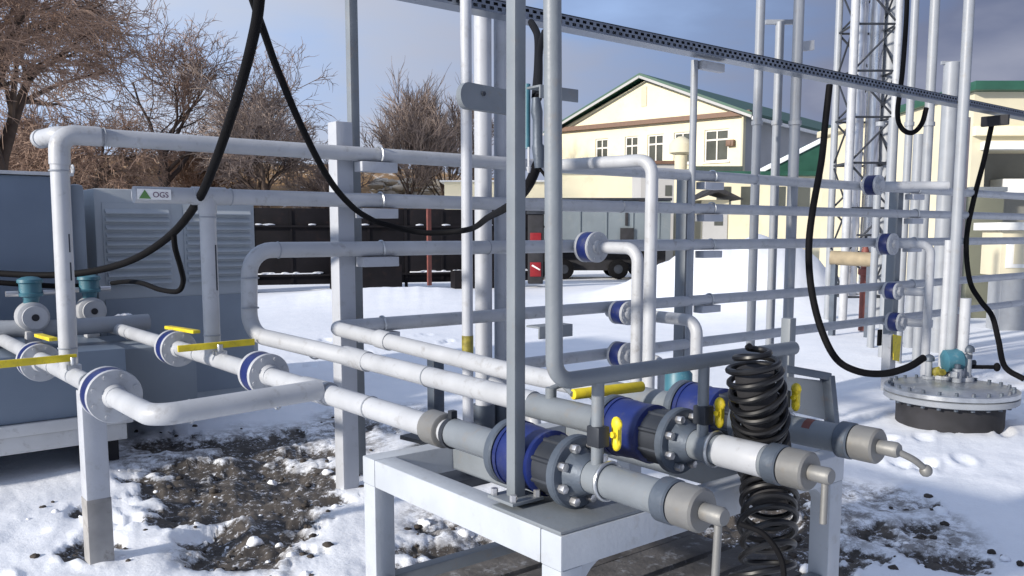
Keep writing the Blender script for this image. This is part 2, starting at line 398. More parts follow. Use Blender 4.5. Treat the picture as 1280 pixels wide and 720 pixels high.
# --- line 2
t = thing('pipe_line', 'white pipe with short riser and second rail carrying a small sticker', 'pipe', V(1.68, Y0, .9))
part('lower_pipe', MB().tube([V(1.68, 7.75, .89), V(1.68, 2.45, .905)], RP), white, t)
part('riser', MB().cyl(V(1.68, Y0, .9), V(1.68, Y0, 1.80), RP, 20), white, t)
part('rail', MB().tube([V(1.30, Y0, 1.793), V(14.5, Y0, 1.80)], RP, 0, 18), white, t)
part('rail_tee', MB().cyl(V(1.60, Y0, 1.795), V(1.78, Y0, 1.795), RP*1.13, 18).cyl(V(1.68, Y0, 1.70), V(1.68, Y0, 1.8), RP*1.13, 18), white, t)
part('pipe_tee', MB().cyl(V(1.68, 3.60, .9), V(1.68, 3.36, .905), RP*1.18, 20), white, t)
part('dark_streak', MB().box((1.700, Y0-RP*.93, 1.28), (1.707, Y0-RP*.93+.008, 1.53)), dark, t)
flange_joint(t, (1.68, 5.42, .89), AY); flange_joint(t, (1.68, 4.07, .905), AY, .105)
q0, q1 = P(222, 435, Y=4.66), P(318, 427, Y=4.66)
lever(t, 1.68, 4.66, .905, q0.x, q1.x)
part('valve_handle', MB().beam(V(1.70, 5.62, 1.0), V(1.74, 5.2, 1.005), .045, .02), yellow, t, bevel=.003)
part('coupling', MB().lathe((1.68, 2.52, .905), AY, [(-.05, .055), (-.045, .062), (.045, .062), (.05, .055)]), beige, t)
part('clamp_band', MB().ring((1.68, 2.42, .905), AY, .054, .046, .022).box((1.668, 2.42, .957), (1.692, 2.442, .985)), dark, t)
st = part('sticker', MB().box((1.305, Y0-RP-.0035, 1.768), (1.475, Y0-RP-.0005, 1.822)), sticker_w, t)
part('triangle_mark', MB().prism([V(1.312, Y0-RP-.006, 1.772), V(1.372, Y0-RP-.006, 1.772), V(1.342, Y0-RP-.006, 1.818)], (0, .002, 0)), sgreen, st)
def text_mb(txt, size, org, u, w):
    cu = bpy.data.curves.new('t', 'FONT'); cu.body = txt; cu.size = size; cu.extrude = .0006
    ob = bpy.data.objects.new('t', cu); COL.objects.link(ob)
    dg = bpy.context.evaluated_depsgraph_get(); me = bpy.data.meshes.new_from_object(ob.evaluated_get(dg))
    n = u.cross(w)
    mb = MB().add([org + u*v.co.x + w*v.co.y + n*v.co.z for v in me.vertices], [tuple(p.vertices) for p in me.polygons])
    bpy.data.objects.remove(ob); bpy.data.curves.remove(cu); bpy.data.meshes.remove(me)
    return mb
part('lettering', text_mb('OGS', .040, V(1.381, Y0-RP-.0055, 1.780), AX, AZ), lilac, st, smooth=False)
welds(t, [(V(1.68, Y0, 1.68), AZ), (V(1.68, Y0, 1.03), AZ), (V(1.81, Y0, 1.794), AX), (V(4.9, Y0, 1.796), AX), (V(1.68, 5.0, .9), AY), (V(1.68, 3.0, .903), AY), (V(1.68, 6.4, .89), AY)])
# --- line 3
t = thing('pipe_line', 'white U-shaped pipe loop, third rail turning down into a line over the skid', 'pipe', V(2.0, Y0, .95))
part('rail', MB().tube([V(14.5, Y0, 1.485), V(1.91, Y0, 1.497), V(1.90, Y0+.02, 1.02), V(2.15, 3.9, .945), V(2.15, 2.55, .935)], RP*1.04, .13, 20), white, t)
part('pipe_tee', MB().cyl(V(2.128, 4.06, .955), V(2.15, 3.86, .943), RP*1.2, 20), white, t)
welds(t, [(V(2.08, Y0, 1.496), AX), (V(1.91, Y0, 1.34), AZ), (V(1.903, Y0, 1.17), AZ), (V(3.6, Y0, 1.495), AX), (V(2.15, 3.3, .940), AY), (V(2.06, 4.27, .965), AY)], RP*1.04)
# --- line 4
t = thing('pipe_line', 'white pipe, fourth rail low over the snow, elbowed forward into the rearmost skid line', 'pipe', V(2.42, Y0, 1.0))
part('rail', MB().tube([V(14.5, Y0, 1.02), V(2.42, Y0, 1.02), V(2.52, 3.2, .945), V(2.55, 2.6, .935)], RP, .075, 18), white, t)
for x in (2.46,): part('coupling', MB().cyl(V(2.455, 4.28, .998), V(2.462, 4.17, .992), RP*1.2, 18), white, t)
# --- line 5
t = thing('pipe_line', 'grey white pipe, lowest rail running behind the vertical vent pipes', 'pipe', V(3.6, Y0, .7))
part('rail', MB().tube([V(14.5, Y0, .655), V(3.7, Y0, .655), V(3.45, 4.55, .62), V(3.3, 3.9, .50), V(3.3, 3.9, 0)], RP, .12, 16), white, t)
# --- dispenser branches: each a thing with a flange joint at the rail
def branch(label, x, y1, z, r=.1, zb=0.02, group='flanged branch pipes', elbow=True, xd=0, fl=True):
    t = thing('branch_pipe', label, 'pipe', V(x, Y0, zb), group)
    pts = [V(x, Y0, z), V(x+xd, y1, z-.005)] + ([V(x+xd, y1, zb)] if elbow else [])
    part('pipe', MB().tube(pts, RP*.98, .10, 18), white, t)
    if fl: flange_joint(t, (x, Y0-.15, z), AY, r)
    return t
branch('white branch pipe without flange, elbowed off the topmost rail beside the tall vent header', 4.28, 4.0, 2.085, xd=.12, fl=False)
branch('short flanged branch with dark blue ring, hooking down off the third rail, nearer set', 4.44, 4.21, 1.49, r=.112, xd=.06)
branch('branch with small near black flange ring off the fourth rail, nearer set', 4.78, 3.9, .985, r=.09)
branch('lowest nearer branch with blue flange ring above the yellow lever', 4.78, 4.2, .66, r=.1)
branch('branch off the topmost rail with blue flange ring and teal valve, farther set', 8.36, 4.15, 2.07, elbow=False, xd=.6)
branch('farther branch hooking down off the third rail beside the manhole', 8.7, 4.3, 1.475, r=.112, xd=.28)
branch('farther branch with the smallest blue flange ring, fourth rail', 8.85, 4.3, .98, r=.09, xd=.15, elbow=False)
branch('lowest farther branch with blue flange ring above the yellow tag', 8.95, 4.3, .645, xd=.15, elbow=False)
# ------------------------------------------------------------------ support posts
def clip_arm(t, x, z, y=Y0):
    a = part('bracket', MB().box((x+.05, y-.05, z-.11), (x+.30, y+.05, z-.05)), whitepost, t, bevel=.004)
    arc = [V(x+.2, y, z) + V(0, -math.cos(q)*(RP+.006), math.sin(q)*(RP+.006)) for q in np.linspace(-.9, math.pi+.9, 16)]
    part('pipe_clip', MB().rings(arc, .007, 6), steel, a)
def post(label, x, y, w, h, arms=(), zb=-.15, m=whitepost, name='support_post'):
    t = thing(name, label, 'post', V(x, y, 0), None)
    part('column', MB().box((x-w/2, y-w/2, zb), (x+w/2, y+w/2, h)), m, t, bevel=.006)
    for z in arms: clip_arm(t, x, z, Y0)
    return t
pc = P(428, 605, Z=0.02)
post('square white post carrying four rails, standing in snow at centre left', P(428, 300, Y=Y0+.13).x, Y0+.13, .112, 2.27, (2.078, 1.795, 1.495, 1.02))
pole = P(440, 60, Y=5.1)
single('mast', MB().box((pole.x-.03, 5.07, -.1), (pole.x+.03, 5.13, 4.2)), grey, 'slim grey mast rising behind the square white post out of frame', 'mast', bevel=.004)
t = post('short white square post under the left flange, standing in a thawed hole', .985, 4.50, .108, .84, zb=-.2)
part('stained_foot', MB().box((.985-.0565, 4.50-.0565, -.2), (.985+.0565, 4.50+.0565, .31)), mat('stained_concrete', (.31, .305, .30), .8, var=.3, scale=5, dirt=(.10, .085, .07), dirt_amt=.8), t, bevel=.004)
post('square grey post carrying rails, right of the nearer branch pipes', P(855, 330, Y=Y0+.12).x, Y0+.12, .11, 2.12, (2.07, 1.8, 1.49, 1.02), m=grey)
post('far square grey post carrying rails, beside the vent masts', 9.35, Y0+.12, .11, 2.12, (2.065, 1.8, 1.49, 1.02), m=grey)
p5 = P(873, 80, Y=4.72)
t = thing('tray_pole', 'thin grey pole with a small bracket holding up the perforated tray', 'pole', V(p5.x, 4.74, 0))
part('pole_tube', MB().cyl((p5.x, 4.76, -.05), (p5.x, 4.76, 3.0), .03, 14), lgrey, t)
part('bracket', MB().box((p5.x+.03, 4.70, 2.93), (p5.x+.32, 4.76, 3.0)), white, t, bevel=.005)
# ------------------------------------------------------------------ valve skid table
t = thing('valve_table', 'grey white welded steel table carrying three valve lines', 'table', V(2.2, 2.2, 0))
tx0, tx1, ty0, ty1, tz = 1.50, 2.90, 1.665, 2.75, .79
w = .085
for x, y in ((tx0, ty0), (tx1-w, ty0), (tx0, ty1-w), (tx1-w, ty1-w)):
    part('leg', MB().box((x+.002, y+.002, -.1), (x+w-.002, y+w-.002, tz-.1)), table_m, t, bevel=.005)
part('front_beam', MB().box((tx0, ty0, tz-.1), (tx1, ty0+w, tz)), table_m, t, bevel=.006)
part('rear_beam', MB().box((tx0, ty1-w, tz-.1), (tx1, ty1, tz)), table_m, t, bevel=.006)
part('side_beam', MB().box((tx0, ty0+w+.002, tz-.1), (tx0+w, ty1-w-.002, tz)), table_m, t, bevel=.006)
part('side_beam', MB().box((tx1-w, ty0+w+.002, tz-.1), (tx1, ty1-w-.002, tz)), table_m, t, bevel=.006)
for x in (1.84, 2.42): part('cross_beam', MB().box((x, ty0+w+.002, tz-.09), (x+.06, ty1-w-.002, tz-.01)), grey, t, bevel=.004)
part('top_plate', MB().box((tx0+.003, ty0+.005, tz+.001), (tx0+.34, ty0+.31, tz+.010)), grey, t, bevel=.002)
for x0_, sg in ((tx0+w, 1), (tx1-w, -1)):     # rounded gussets at the leg tops
    poly = [V(x0_, ty0+.02, tz-.1)] + [V(x0_+sg*(.12-.12*math.sin(a)), ty0+.02, tz-.1-.12+.12*math.cos(a)) for a in np.linspace(0, math.pi/2, 8)]
    part('gusset', MB().prism(poly, (0, .05, 0)), table_m, t)
for y in (ty0+.02, ty1-.08): part('lower_rail', MB().box((tx0+w, y, .28), (tx1-w, y+.05, .34)), grey, t, bevel=.004)
part('lower_rail', MB().box((tx0+.02, ty0+w, .285), (tx0+.07, ty1-w, .345)), grey, t, bevel=.004)
plank = mat('weathered_plank', (.085, .08, .078), .85, var=.5, scale=7, dirt=(.4, .42, .46), dirt_amt=.7, bump=.5, bscale=40)
yb = ty0+.10
for k, wb in enumerate((.16, .13, .17, .12, .15)):
    zb = .30 + (k % 3)*.006
    part('shelf_board', MB().box((tx0+.03+.03*(k % 2), yb, zb), (tx1-.05-.04*((k+1) % 2), yb+wb, zb+.025)), plank, t, bevel=.004); yb += wb+.025
# thin dark four-cornered slab at ground level behind the table
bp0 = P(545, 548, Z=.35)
single('dark_slab', MB().prism([P(500, 549, Z=.03), P(546, 560, Z=.03), P(592, 549, Z=.03), P(556, 536, Z=.03)], (0, 0, .03)), dark, 'flat dark four-cornered slab lying in the snow behind the table', 'plate')
# ------------------------------------------------------------------ valve assemblies on the table
def skid_line(label, x, y_in, yf, sleeve, lever_kind, z=.93, ln=.42):
    t = thing('valve_line', label, 'valve', V(x, yf, z), 'valve lines on the table')
    part('inlet_pipe', MB().cyl((x, y_in, z), (x, yf+.30, z), .05, 24), grey, t)
    bf = part('flange', MB().lathe((x, yf+.30, z), AY, [(-.018, .101), (-.012, .106), (.012, .106), (.018, .101)], 36), fgrey, t)
    body = part('valve_body', MB().lathe((x, yf+.20, z), AY, [(-.10, .085), (-.09, .10), (-.02, .096), (.0, .099), (.05, .101), (.078, .098)], 36), blue, t)
    part('guard_rib', MB().ring((x, yf+.255, z), AY, .104, .09, .014), blue, body)
    part('core', MB().cyl((x, yf+.018, z), (x, yf+.11, z), .088, 30), dark, t)
    ff = part('flange', MB().lathe((x, yf, z), AY, [(-.017, .103), (-.012, .108), (.012, .108), (.017, .103)], 40), fgrey, t)
    for k in range(8):
        a = 2*math.pi*(k+.5)/8; q = V(x+math.cos(a)*.084, yf, z+math.sin(a)*.084)
        b = part('bolt', MB().cyl(q-AY*.04, q-AY*.014, .0135, 6), bolt_m, ff, bevel=.002)
        part('stud', MB().cyl(q+AY*.014, q+AY*.29, .009, 8), dark, ff)
    part('hub', MB().lathe((x, yf-.017, z), -AY, [(0, .075), (.05, .05)], 28), fgrey, t)
    part('outlet_pipe', MB().cyl((x, yf-.02, z), (x, yf-ln, z), .0475, 28), grey if sleeve is None else grey, t)
    if sleeve: part('sleeve', MB().cyl((x, yf-ln+.20, z), (x, yf-ln+.035, z), .0505, 28), sleeve, t, bevel=.003)
    cl = part('clamp_band', MB().torus((x, yf-ln+.22, z), AY, .053, .006), steel, t)
    part('collar', MB().lathe((x, yf-ln+.02, z), -AY, [(0, .056), (.005, .060), (.045, .060), (.05, .056)], 30), fgrey, t)
    cap = part('end_cap', MB().lathe((x, yf-ln-.032, z), -AY, [(0, .053), (.004, .057), (.076, .057), (.082, .051)], 30), beige, t)
    part('plug', MB().lathe((x, yf-ln-.115, z), -AY, [(0, .023), (.055, .025), (.064, .02)], 20), beige, cap)
    return t, cap
tA, cA = skid_line('front valve line, big bolted grey flange on the near corner of the table', 1.68, 2.42, 1.80, None, 0, z=.908, ln=.35)
part('cap_lever', MB().tube([V(1.68, 1.29, .89), V(1.665, 1.285, .72), V(1.73, 1.27, .715)], .010, .02, 10), beige, tA)
tB, cB = skid_line('middle valve line with a white sleeve on its capped outlet', 2.15, 2.60, 1.815, white, 0, z=.925, ln=.365)
part('cap_lever', MB().tube([V(2.15, 1.29, .91), V(2.14, 1.285, .79)], .010, .02, 10), beige, tB)
q0, q1, q2 = P(662, 517, X=2.15), P(712, 492, Y=2.40), P(803, 482, Y=2.40)
part('valve_stem', MB().cyl(V(2.15, 2.45, .96), V(2.15, 2.45, 1.01), .022, 12), grey, tB)
LV0 = P(716, 493, Z=1.0)
part('lever_arm', MB().tube([V(2.15, 2.45, 1.005), V(2.20, 2.44, 1.02), LV0], .011, .04, 10), grey, tB)
part('lever_grip', MB().tube([LV0, P(803, 483, Z=1.0)], .021, 0, 12), yellow, tB, bevel=.006)
tC, cC = skid_line('rear valve line behind the black coil, capped outlet with a drooping knobbed lever', 2.58, 2.65, 1.86, None, 0, z=.925, ln=.38)
part('cap_lever', MB().tube([V(2.58, 1.32, .925), V(2.62, 1.27, .895), V(2.655, 1.255, .865)], .011, .02, 10).blob((2.66, 1.253, .858), .02, .02, .02, 7), beige, tC)
part('paint_mark', MB().prism([V(2.58, 1.62, .925)+V(-math.cos(q)*.0483, 0, math.sin(q)*.0483) for q in np.linspace(.5, 1.5, 6)]+[V(2.58, 1.62, .925)+V(-math.cos(q)*.047, 0, math.sin(q)*.047) for q in np.linspace(1.5, .5, 6)], (0, -.03, 0)), brown_red, tC)
# ------------------------------------------------------------------ vent header over the valves
t = thing('vent_header', 'grey vent pipe, tall vertical turning into a header over the three valves', 'pipe', V(1.47, 1.66, 1.2))
HY = 1.71; hp0, hp1 = P(693, 478, Y=HY), P(992, 436, Y=HY)
part('header', MB().tube([P(689, -260, Y=HY), V(hp0.x, HY, hp0.z), V(hp1.x, HY, hp0.z)], .0235, .06, 18), grey, t)
def riser(x, yy, ztop, zbot, hx):
    r = part('riser', MB().cyl((x, yy, zbot), (x, yy, ztop), .018, 14), grey, t)
    bl = part('needle_valve', MB().box((x-.02, yy-.025, 1.00), (x+.024, yy+.025, 1.06)), dark, t, bevel=.006)
    c = V(x+.045, yy-.03, 1.035)
    part('wing_handle', MB().cyl(c-AX*.02, c+AX*.01, .009, 8).blob(c+V(0, 0, .028), .012, .02, .022, 6).blob(c-V(0, 0, .028), .012, .016, .022, 6).box(c-V(.008, .012, .03), c+V(.008, .012, .03)), yellow, bl)
riser(1.675, HY, hp0.z, .93, 0); riser(2.135, HY, hp0.z, .94, 0); riser(2.55, HY, hp0.z, .95, 0)
# square pole bolted on the table
sp = P(650, 626, Z=.81)
t = thing('square_pole', 'square grey tube pole bolted to the corner of the table', 'pole', V(sp.x, sp.y, .81))
px_, py_ = sp.x-.0, sp.y+.02
part('pole_tube', MB().box((px_-.02, py_-.02, .82), (px_+.02, py_+.02, 4.2)), grey, t, bevel=.003)
pl = part('base_plate', MB().box((px_-.06, py_-.06, .812), (px_+.06, py_+.06, .822)), grey, t, bevel=.002)
for a in (-1, 1):
    for b in (-1, 1): part('bolt', MB().cyl((px_+a*.045, py_+b*.045, .822), (px_+a*.045, py_+b*.045, .842), .011, 6), bolt_m, pl)
for zz, x1 in ((1.325, .15), (2.0, .165)):
    b1 = part('bracket', MB().box((px_+.021, py_-.075, zz), (px_+x1, py_-.022, zz+.006)).box((px_+.021, py_-.081, zz-.03), (px_+x1, py_-.0755, zz+.006)), grey, t, bevel=.001)
    for k in (.06, .10): part('bolt', MB().cyl((px_+k, py_-.05, zz-.018), (px_+k, py_-.05, zz), .009, 6), dark, b1)
# guard panel behind the rear valve
t = thing('guard_panel', 'bent grey sheet guard standing behind the black coil on the table', 'guard', V(2.9, 1.9, .8))
gA, gB, gC = P(965, 458, Y=1.98), P(1034, 470, Y=1.90), P(1042, 536, Y=1.88)
part('top_bar', MB().beam(gA, gB, .05, .03), fgrey, t, bevel=.004)
part('leg', MB().beam(gB, gC - V(0, 0, .03), .035, .05, AY), fgrey, t, bevel=.004)
part('sheet', MB().prism([P(960, 468, Y=1.985), P(1030, 476, Y=1.91), P(1034, 525, Y=1.90), P(960, 508, Y=1.985)], (0, .006, 0)), grey, t)
sq = P(983, 500, Y=2.1)
single('square_post', MB().box((sq.x-.022, 2.08, .79), (sq.x+.022, 2.124, 1.24)), grey, 'short square grey post on the table just behind the black coil', 'post', bevel=.003)
# ------------------------------------------------------------------ black coiled hose over the table
def helix(path, R, pitch, wire, step=36):
    pts = spline(path, 24); out = []; x = None; ph = 0; prev = pts[0]
    dense = []
    for i in range(len(pts)-1):
        n = max(1, int((pts[i+1]-pts[i]).length/(pitch/step)))
        for k in range(n): dense.append(pts[i].lerp(pts[i+1], k/n))
    nd = len(dense); rn = random.Random(5); k1, k2 = rn.random()*6, rn.random()*6
    for i, p in enumerate(dense):
        tdir = (dense[min(i+2, nd-1)] - dense[max(i-2, 0)]).normalized()
        if x is None: x, y = ortho(tdir)
        x = (x - tdir*x.dot(tdir)).normalized(); y = tdir.cross(x)
        loose = max(0., min(1., (.78-p.z)/.3))
        if i: ph += (p-dense[i-1]).length/(pitch*(1+1.6*loose))*2*math.pi
        rr = R*(1 + .05*math.sin(ph*.37+k1) + loose*(.14*math.sin(ph*.23+k2) + .16*math.sin(ph*.61)))
        end = max(0., (i/(nd-1) - .93)/.07); rr *= math.sqrt(max(.03, 1-end*end*.97))
        tilt = (.12 + .38*loose)*R*math.sin(ph + ph*.07)
        out.append(p + x*rr*math.cos(ph) + y*rr*math.sin(ph) + tdir*tilt)
    return out
hpz = [V(1.95, 1.36, .02), V(1.985, 1.40, .30), V(2.10, 1.44, .60), V(2.25, 1.54, .80), V(2.285, 1.595, .93), V(2.215, 1.56, 1.07), V(2.175, 1.55, 1.16), V(2.155, 1.54, 1.262)]
t = thing('spiral_hose', 'black spiral wrapped hose arching over the valves in a tall coil', 'hose', V(1.98, 1.40, 0))
part('wrap', MB().rings(helix(hpz, .078, .034, .012), .0098, 8), mat('glossy_black_hose', (.006, .006, .007), .38, var=.3, spec=.45), t)
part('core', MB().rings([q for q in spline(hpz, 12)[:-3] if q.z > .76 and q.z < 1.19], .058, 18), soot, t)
cb = [P(925, 655, D=2.0), P(955, 668, D=1.97), P(977, 700, D=1.95), P(980, 740, D=1.93)]
single('thin_cable', MB().rings(spline(cb), .007, 8), black, 'thin black cable looping out from the foot of the spiral hose', 'cable')
# ------------------------------------------------------------------ vertical vent pipes in the middle
vb = []
for i, (bx, by, wd, yy, lab) in enumerate(((585, 515, .036, 4.55, 'bright vertical vent pipe with olive tape, leftmost of the close trio'), (605, 520, .062, 4.98, 'vertical vent pipe, middle one of the close trio'), (626, 520, .047, 4.98, 'vertical vent pipe half hidden by the square pole, rightmost of the close trio'))):
    q = P(bx, by, Y=yy); 
    t = thing('vent_pipe', lab, 'pipe', V(q.x, yy, 0), 'vertical vent pipes')
    part('pipe_tube', MB().cyl((q.x, yy, 0.05), (q.x, yy, 5.2), wd, 18), whitepost, t)
    part('foot_ring', MB().cyl((q.x, yy, .0), (q.x, yy, .35), wd*1.35, 18), fgrey, t)
    if i == 0: part('tape', MB().cyl((q.x, yy, .80), (q.x, yy, .93), wd*1.06, 18), tape, t)
    vb.append(q.x)
zc = P(600, 125, Y=4.55).z
b = thing('clamp_bracket', 'curved grey clamp bracket round the trio of vent pipes', 'bracket', V(vb[0], 4.5, zc))
q0, q1 = P(570, 125, Y=4.49), P(644, 130, Y=4.49)
part('strap', MB().prism([V(q0.x+.06-.06*math.cos(k), 0, zc+.08*math.sin(k)*1.0) + AY*4.44 for k in np.linspace(-math.pi/2, math.pi/2, 9)] + [V(q1.x, 4.44, zc+.06), V(q1.x, 4.44, zc-.09)], (0, .05, 0)), grey, b)
part('bolt', MB().cyl(V(vb[0]+.05, 4.44, zc+.02), V(vb[0]+.05, 4.425, zc+.02), .015, 6), dark, b)
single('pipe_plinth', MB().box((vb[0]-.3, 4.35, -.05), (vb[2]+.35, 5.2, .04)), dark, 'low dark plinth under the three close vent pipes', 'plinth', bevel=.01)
# white cross tie low on trio
q0, q1 = P(584, 456, Y=4.5), P(642, 463, Y=4.5)
single('cross_tie', MB().beam(q0, q1, .05, .05), white, 'short white tie bar across the vent pipes just below the olive tape', 'bar', bevel=.004)
# other white posts behind pipes, seen under line B
for (px, lab) in ((545, 'short grey stub post under the white pipes left of the vent pipes'),):
    a = P(px, 522, Z=.1); single('stub_post', MB().box((a.x-.05, a.y-.05, -.05), (a.x+.05, a.y+.05, .62)), fgrey, lab, 'post', bevel=.005)
# junction fitting by the square pole
jb = P(662, 150, Y=2.02)
t = thing('cable_gland', 'teal conduit with dark cable gland and a small white tip between the two poles', 'conduit', jb)
part('conduit', MB().cyl(P(659, 105, Y=2.06), P(659, 186, Y=2.06), .010, 12), teal, t)
part('gland', MB().rings([P(670, 122, Y=2.02), P(671, 140, Y=2.02), P(672, 150, Y=2.02), P(672, 180, Y=2.02), P(673, 184, Y=2.02), P(674, 210, Y=2.02)], [.012, .018, .015, .015, .02, .014], 14), fgrey, t, label='dark ribbed gland body')
part('tip', MB().rings([P(661, 184, Y=2.0), P(661, 208, Y=2.0), P(661, 209, Y=2.0), P(661, 216, Y=2.0)], [.004, .004, .008, .004], 10), white, t)
# ------------------------------------------------------------------ perforated cable tray
TYc = 4.68
t = thing('cable_tray', 'perforated steel cable tray running overhead across the picture', 'cable tray', V(6, TYc, 3.0))
mb = MB(); x0, x1 = .5, 15.5; zt = 3.02; hgt = .075
mb.box((x0, TYc-.07, zt-.002), (x1, TYc+.07, zt)); mb.box((x0, TYc+.066, zt), (x1, TYc+.07, zt+hgt))
part('floor', mb, tray_m, t)
mb = MB()          # front side wall with two rows of punched slots
mb.box((x0, TYc-.072, zt), (x1, TYc-.07, zt+.012)); mb.box((x0, TYc-.072, zt+.034), (x1, TYc-.07, zt+.044)); mb.box((x0, TYc-.072, zt+.064), (x1, TYc-.07, zt+hgt))
x = x0; i = 0
while x < x1:
    mb.box((x, TYc-.0718, zt+.012), (x+.03, TYc-.0702, zt+.034)); mb.box((x+.033, TYc-.0718, zt+.044), (x+.063, TYc-.0702, zt+.064)); x += .066
part('side_wall', mb, tray_m, t)
part('lid_edge', MB().box((x0, TYc-.078, zt+hgt+.001), (x1, TYc+.075, zt+hgt+.005)), dark, t)
# ------------------------------------------------------------------ cables
def cable(pts, r, lab, name='cable'):
    return single(name, MB().rings(spline(pts, 12), r, 10), black, lab, 'cable')
cable([P(328, -60, D=3.4), P(324, 0, D=3.5), P(318, 40, D=3.6), P(300, 110, D=3.85), P(270, 200, D=4.3), P(245, 255, D=4.75), P(212, 295, D=5.2), P(165, 325, D=5.6), P(110, 340, D=5.9), P(50, 344, D=6.1), P(-30, 340, D=6.3)], .0235, 'thickest black cable sweeping down from top left to the blue tank')
cable([P(300, -50, D=3.5), P(316, 0, D=3.55), P(330, 40, D=3.7), P(348, 90, D=3.85), P(380, 165, D=4.1), P(412, 225, D=4.4), P(440, 258, D=4.7), P(462, 273, D=4.9), P(480, 280, D=5.0), P(530, 291, D=5.1), P(585, 287, D=5.0), P(610, 272, D=4.2), P(640, 255, D=3.2), P(660, 232, D=2.75), P(672, 205, D=2.62)], .0165, 'black cable dipping behind the white post and rising to the square pole')
cable([P(217, 290, D=5.15), P(219, 310, D=5.2), P(226, 335, D=5.35), P(229, 352, D=5.5), P(222, 364, D=5.6), P(200, 362, D=5.75), P(178, 354, D=5.9), P(160, 352, D=6.2), P(140, 354, D=6.6)], .017, 'short black cable loop hanging from the thick cable to the teal actuator')
cable([P(-20, 352, D=6.2), P(40, 356, D=6.3), P(85, 358, D=6.5), P(118, 356, D=6.8)], .02, 'black cable strung between the two teal actuators')
cable([P(664, 28, Y=3.2), P(672, 45, Y=2.9), P(673, 80, Y=2.5), P(671, 122, Y=2.05)], .0165, 'thick black cable dropping from the tray to the gland by the square pole')
cable([P(680, 40, Y=2.8), P(676, 55, Y=2.6), P(674, 80, Y=2.42), P(673, 122, Y=2.03)], .012, 'thinner black cable joining the thick drop beside the square pole')
cable([P(674, 210, Y=2.02), P(684, 225, Y=2.0), P(686, 250, Y=1.95)], .005, 'very thin black wire below the cable gland')
cable([P(1037, 106, D=8.0), P(1032, 150, D=8.0), P(1027, 200, D=7.9), P(1016, 262, D=7.7), P(1011, 310, D=7.6), P(1014, 360, D=7.5), P(1026, 410, D=7.4), P(1045, 448, D=7.3), P(1072, 464, D=7.2), P(1105, 467, D=7.2), P(1135, 459, D=7.2), P(1155, 447, D=7.25)], .03, 'long black cable hanging from the tray down to the manhole lid')
cable([P(1134, -30, D=9.5), P(1133, 20, D=9.5), P(1128, 90, D=9.4), P(1122, 140, D=9.3), P(1127, 160, D=9.25), P(1140, 166, D=9.2), P(1152, 155, D=9.2), P(1158, 135, D=9.2)], .026, 'black cable making a small loop under the tray at right')
cable([P(1241, 150, D=10.5), P(1230, 200, D=10.5), P(1217, 250, D=10.4), P(1208, 300, D=10.3), P(1212, 350, D=10.2), P(1225, 375, D=10.1), P(1240, 395, D=9.9), P(1248, 425, D=9.6), P(1256, 458, D=9.3), P(1280, 474, D=9.15)], .03, 'black cable hanging from the tray in front of the cream facade')
single('conduit_box', MB().box(P(1226, 146, D=10.5), P(1262, 156, D=10.3)), soot, 'small dark box under the tray end at far right', 'junction box', bevel=.01)
# ================================================================== LEFT EQUIPMENT
# skid deck
t = thing('pump_skid', 'low blue grey pump skid with pale base beams at the left edge', 'pump skid', V(0, 6.8, .2))
part('deck', MB().box((-4, 6.32, .36), (1.62, 9.4, .80)), cabd, t, bevel=.01)
part('base_beam', MB().box((-4, 6.28, .28), (1.64, 6.40, .357)), beam_m, t, bevel=.006)
part('base_beam', MB().box((-4, 6.30, .165), (1.60, 6.38, .277)), beam_m, t, bevel=.006)
for x in (-1.0, .2, 1.45): part('foot', MB().box((x, 6.5, -.1), (x+.14, 9.2, .164)), soot, t, bevel=.005)
# tank cabinet
t = thing('tank_cabinet', 'plain dark blue steel cabinet standing on the skid at far left', 'cabinet', V(.3, 8, .8))
part('body', MB().box((-4, 7.5, .802), (1.585, 9.2, 2.03)), cabd, t, bevel=.03)
part('lid', MB().box((-4.02, 7.47, 2.032), (1.60, 9.22, 2.058)), beam_m, t, bevel=.006)
part('side_seam', MB().box((1.586, 7.6, .82), (1.70, 9.1, 1.98)), cab, t, bevel=.04)
part('lifting_eye', MB().torus((1.61, 7.55, 2.09), AX, .03, .009, 16, 6), white, t)
for z in (1.05, 1.75): part('hinge', MB().cyl(V(1.50, 7.492, z), V(1.50, 7.492, z+.09), .011, 8), lgrey, t)
part('door_seam', MB().box((.35, 7.4965, .86), (.358, 7.499, 1.98)), dark, t)
part('handle', MB().tube([V(.45, 7.498, 1.35), V(.45, 7.46, 1.35), V(.45, 7.46, 1.5), V(.45, 7.498, 1.5)], .008, .015, 8), steel, t)
# louvred cabinet
t = thing('louvre_cabinet', 'grey blue cabinet with two columns of louvres behind the left pipes', 'cabinet', V(2.5, 8.6, 0))
cx0, cx1, cy0, cz0, cz1 = 1.86, 3.27, 8.02, -.05, 1.97
part('body', MB().box((cx0, cy0, cz0), (cx1, cy0+1.9, cz1)), louv, t, bevel=.015)
for a, b in ((1.94, 2.47), (2.62, 3.22)):
    pn = part('louvre_panel', MB().box((a-.02, cy0-.010, 1.15), (b+.02, cy0-.002, 1.85)), louv, t, bevel=.003)
    for k in range(10):
        z = 1.80-k*.068
        part('louvre', MB().prism([V(a, cy0-.011, z), V(a, cy0-.045, z-.034), V(a, cy0-.045, z-.044), V(a, cy0-.011, z-.034)], (b-a, 0, 0)), louv, pn)
part('lower_panel', MB().box((cx0+.05, cy0-.012, .12), (cx1-.05, cy0-.002, 1.02)), cab, t, bevel=.004)
# wedge duct panel between skid and cabinet
single('plinth_block', MB().box((1.75, 6.9, .15), (2.30, 7.9, .72)), cab, 'low blue grey box on the ground beside the skid, behind the left flanges', 'box', bevel=.02)
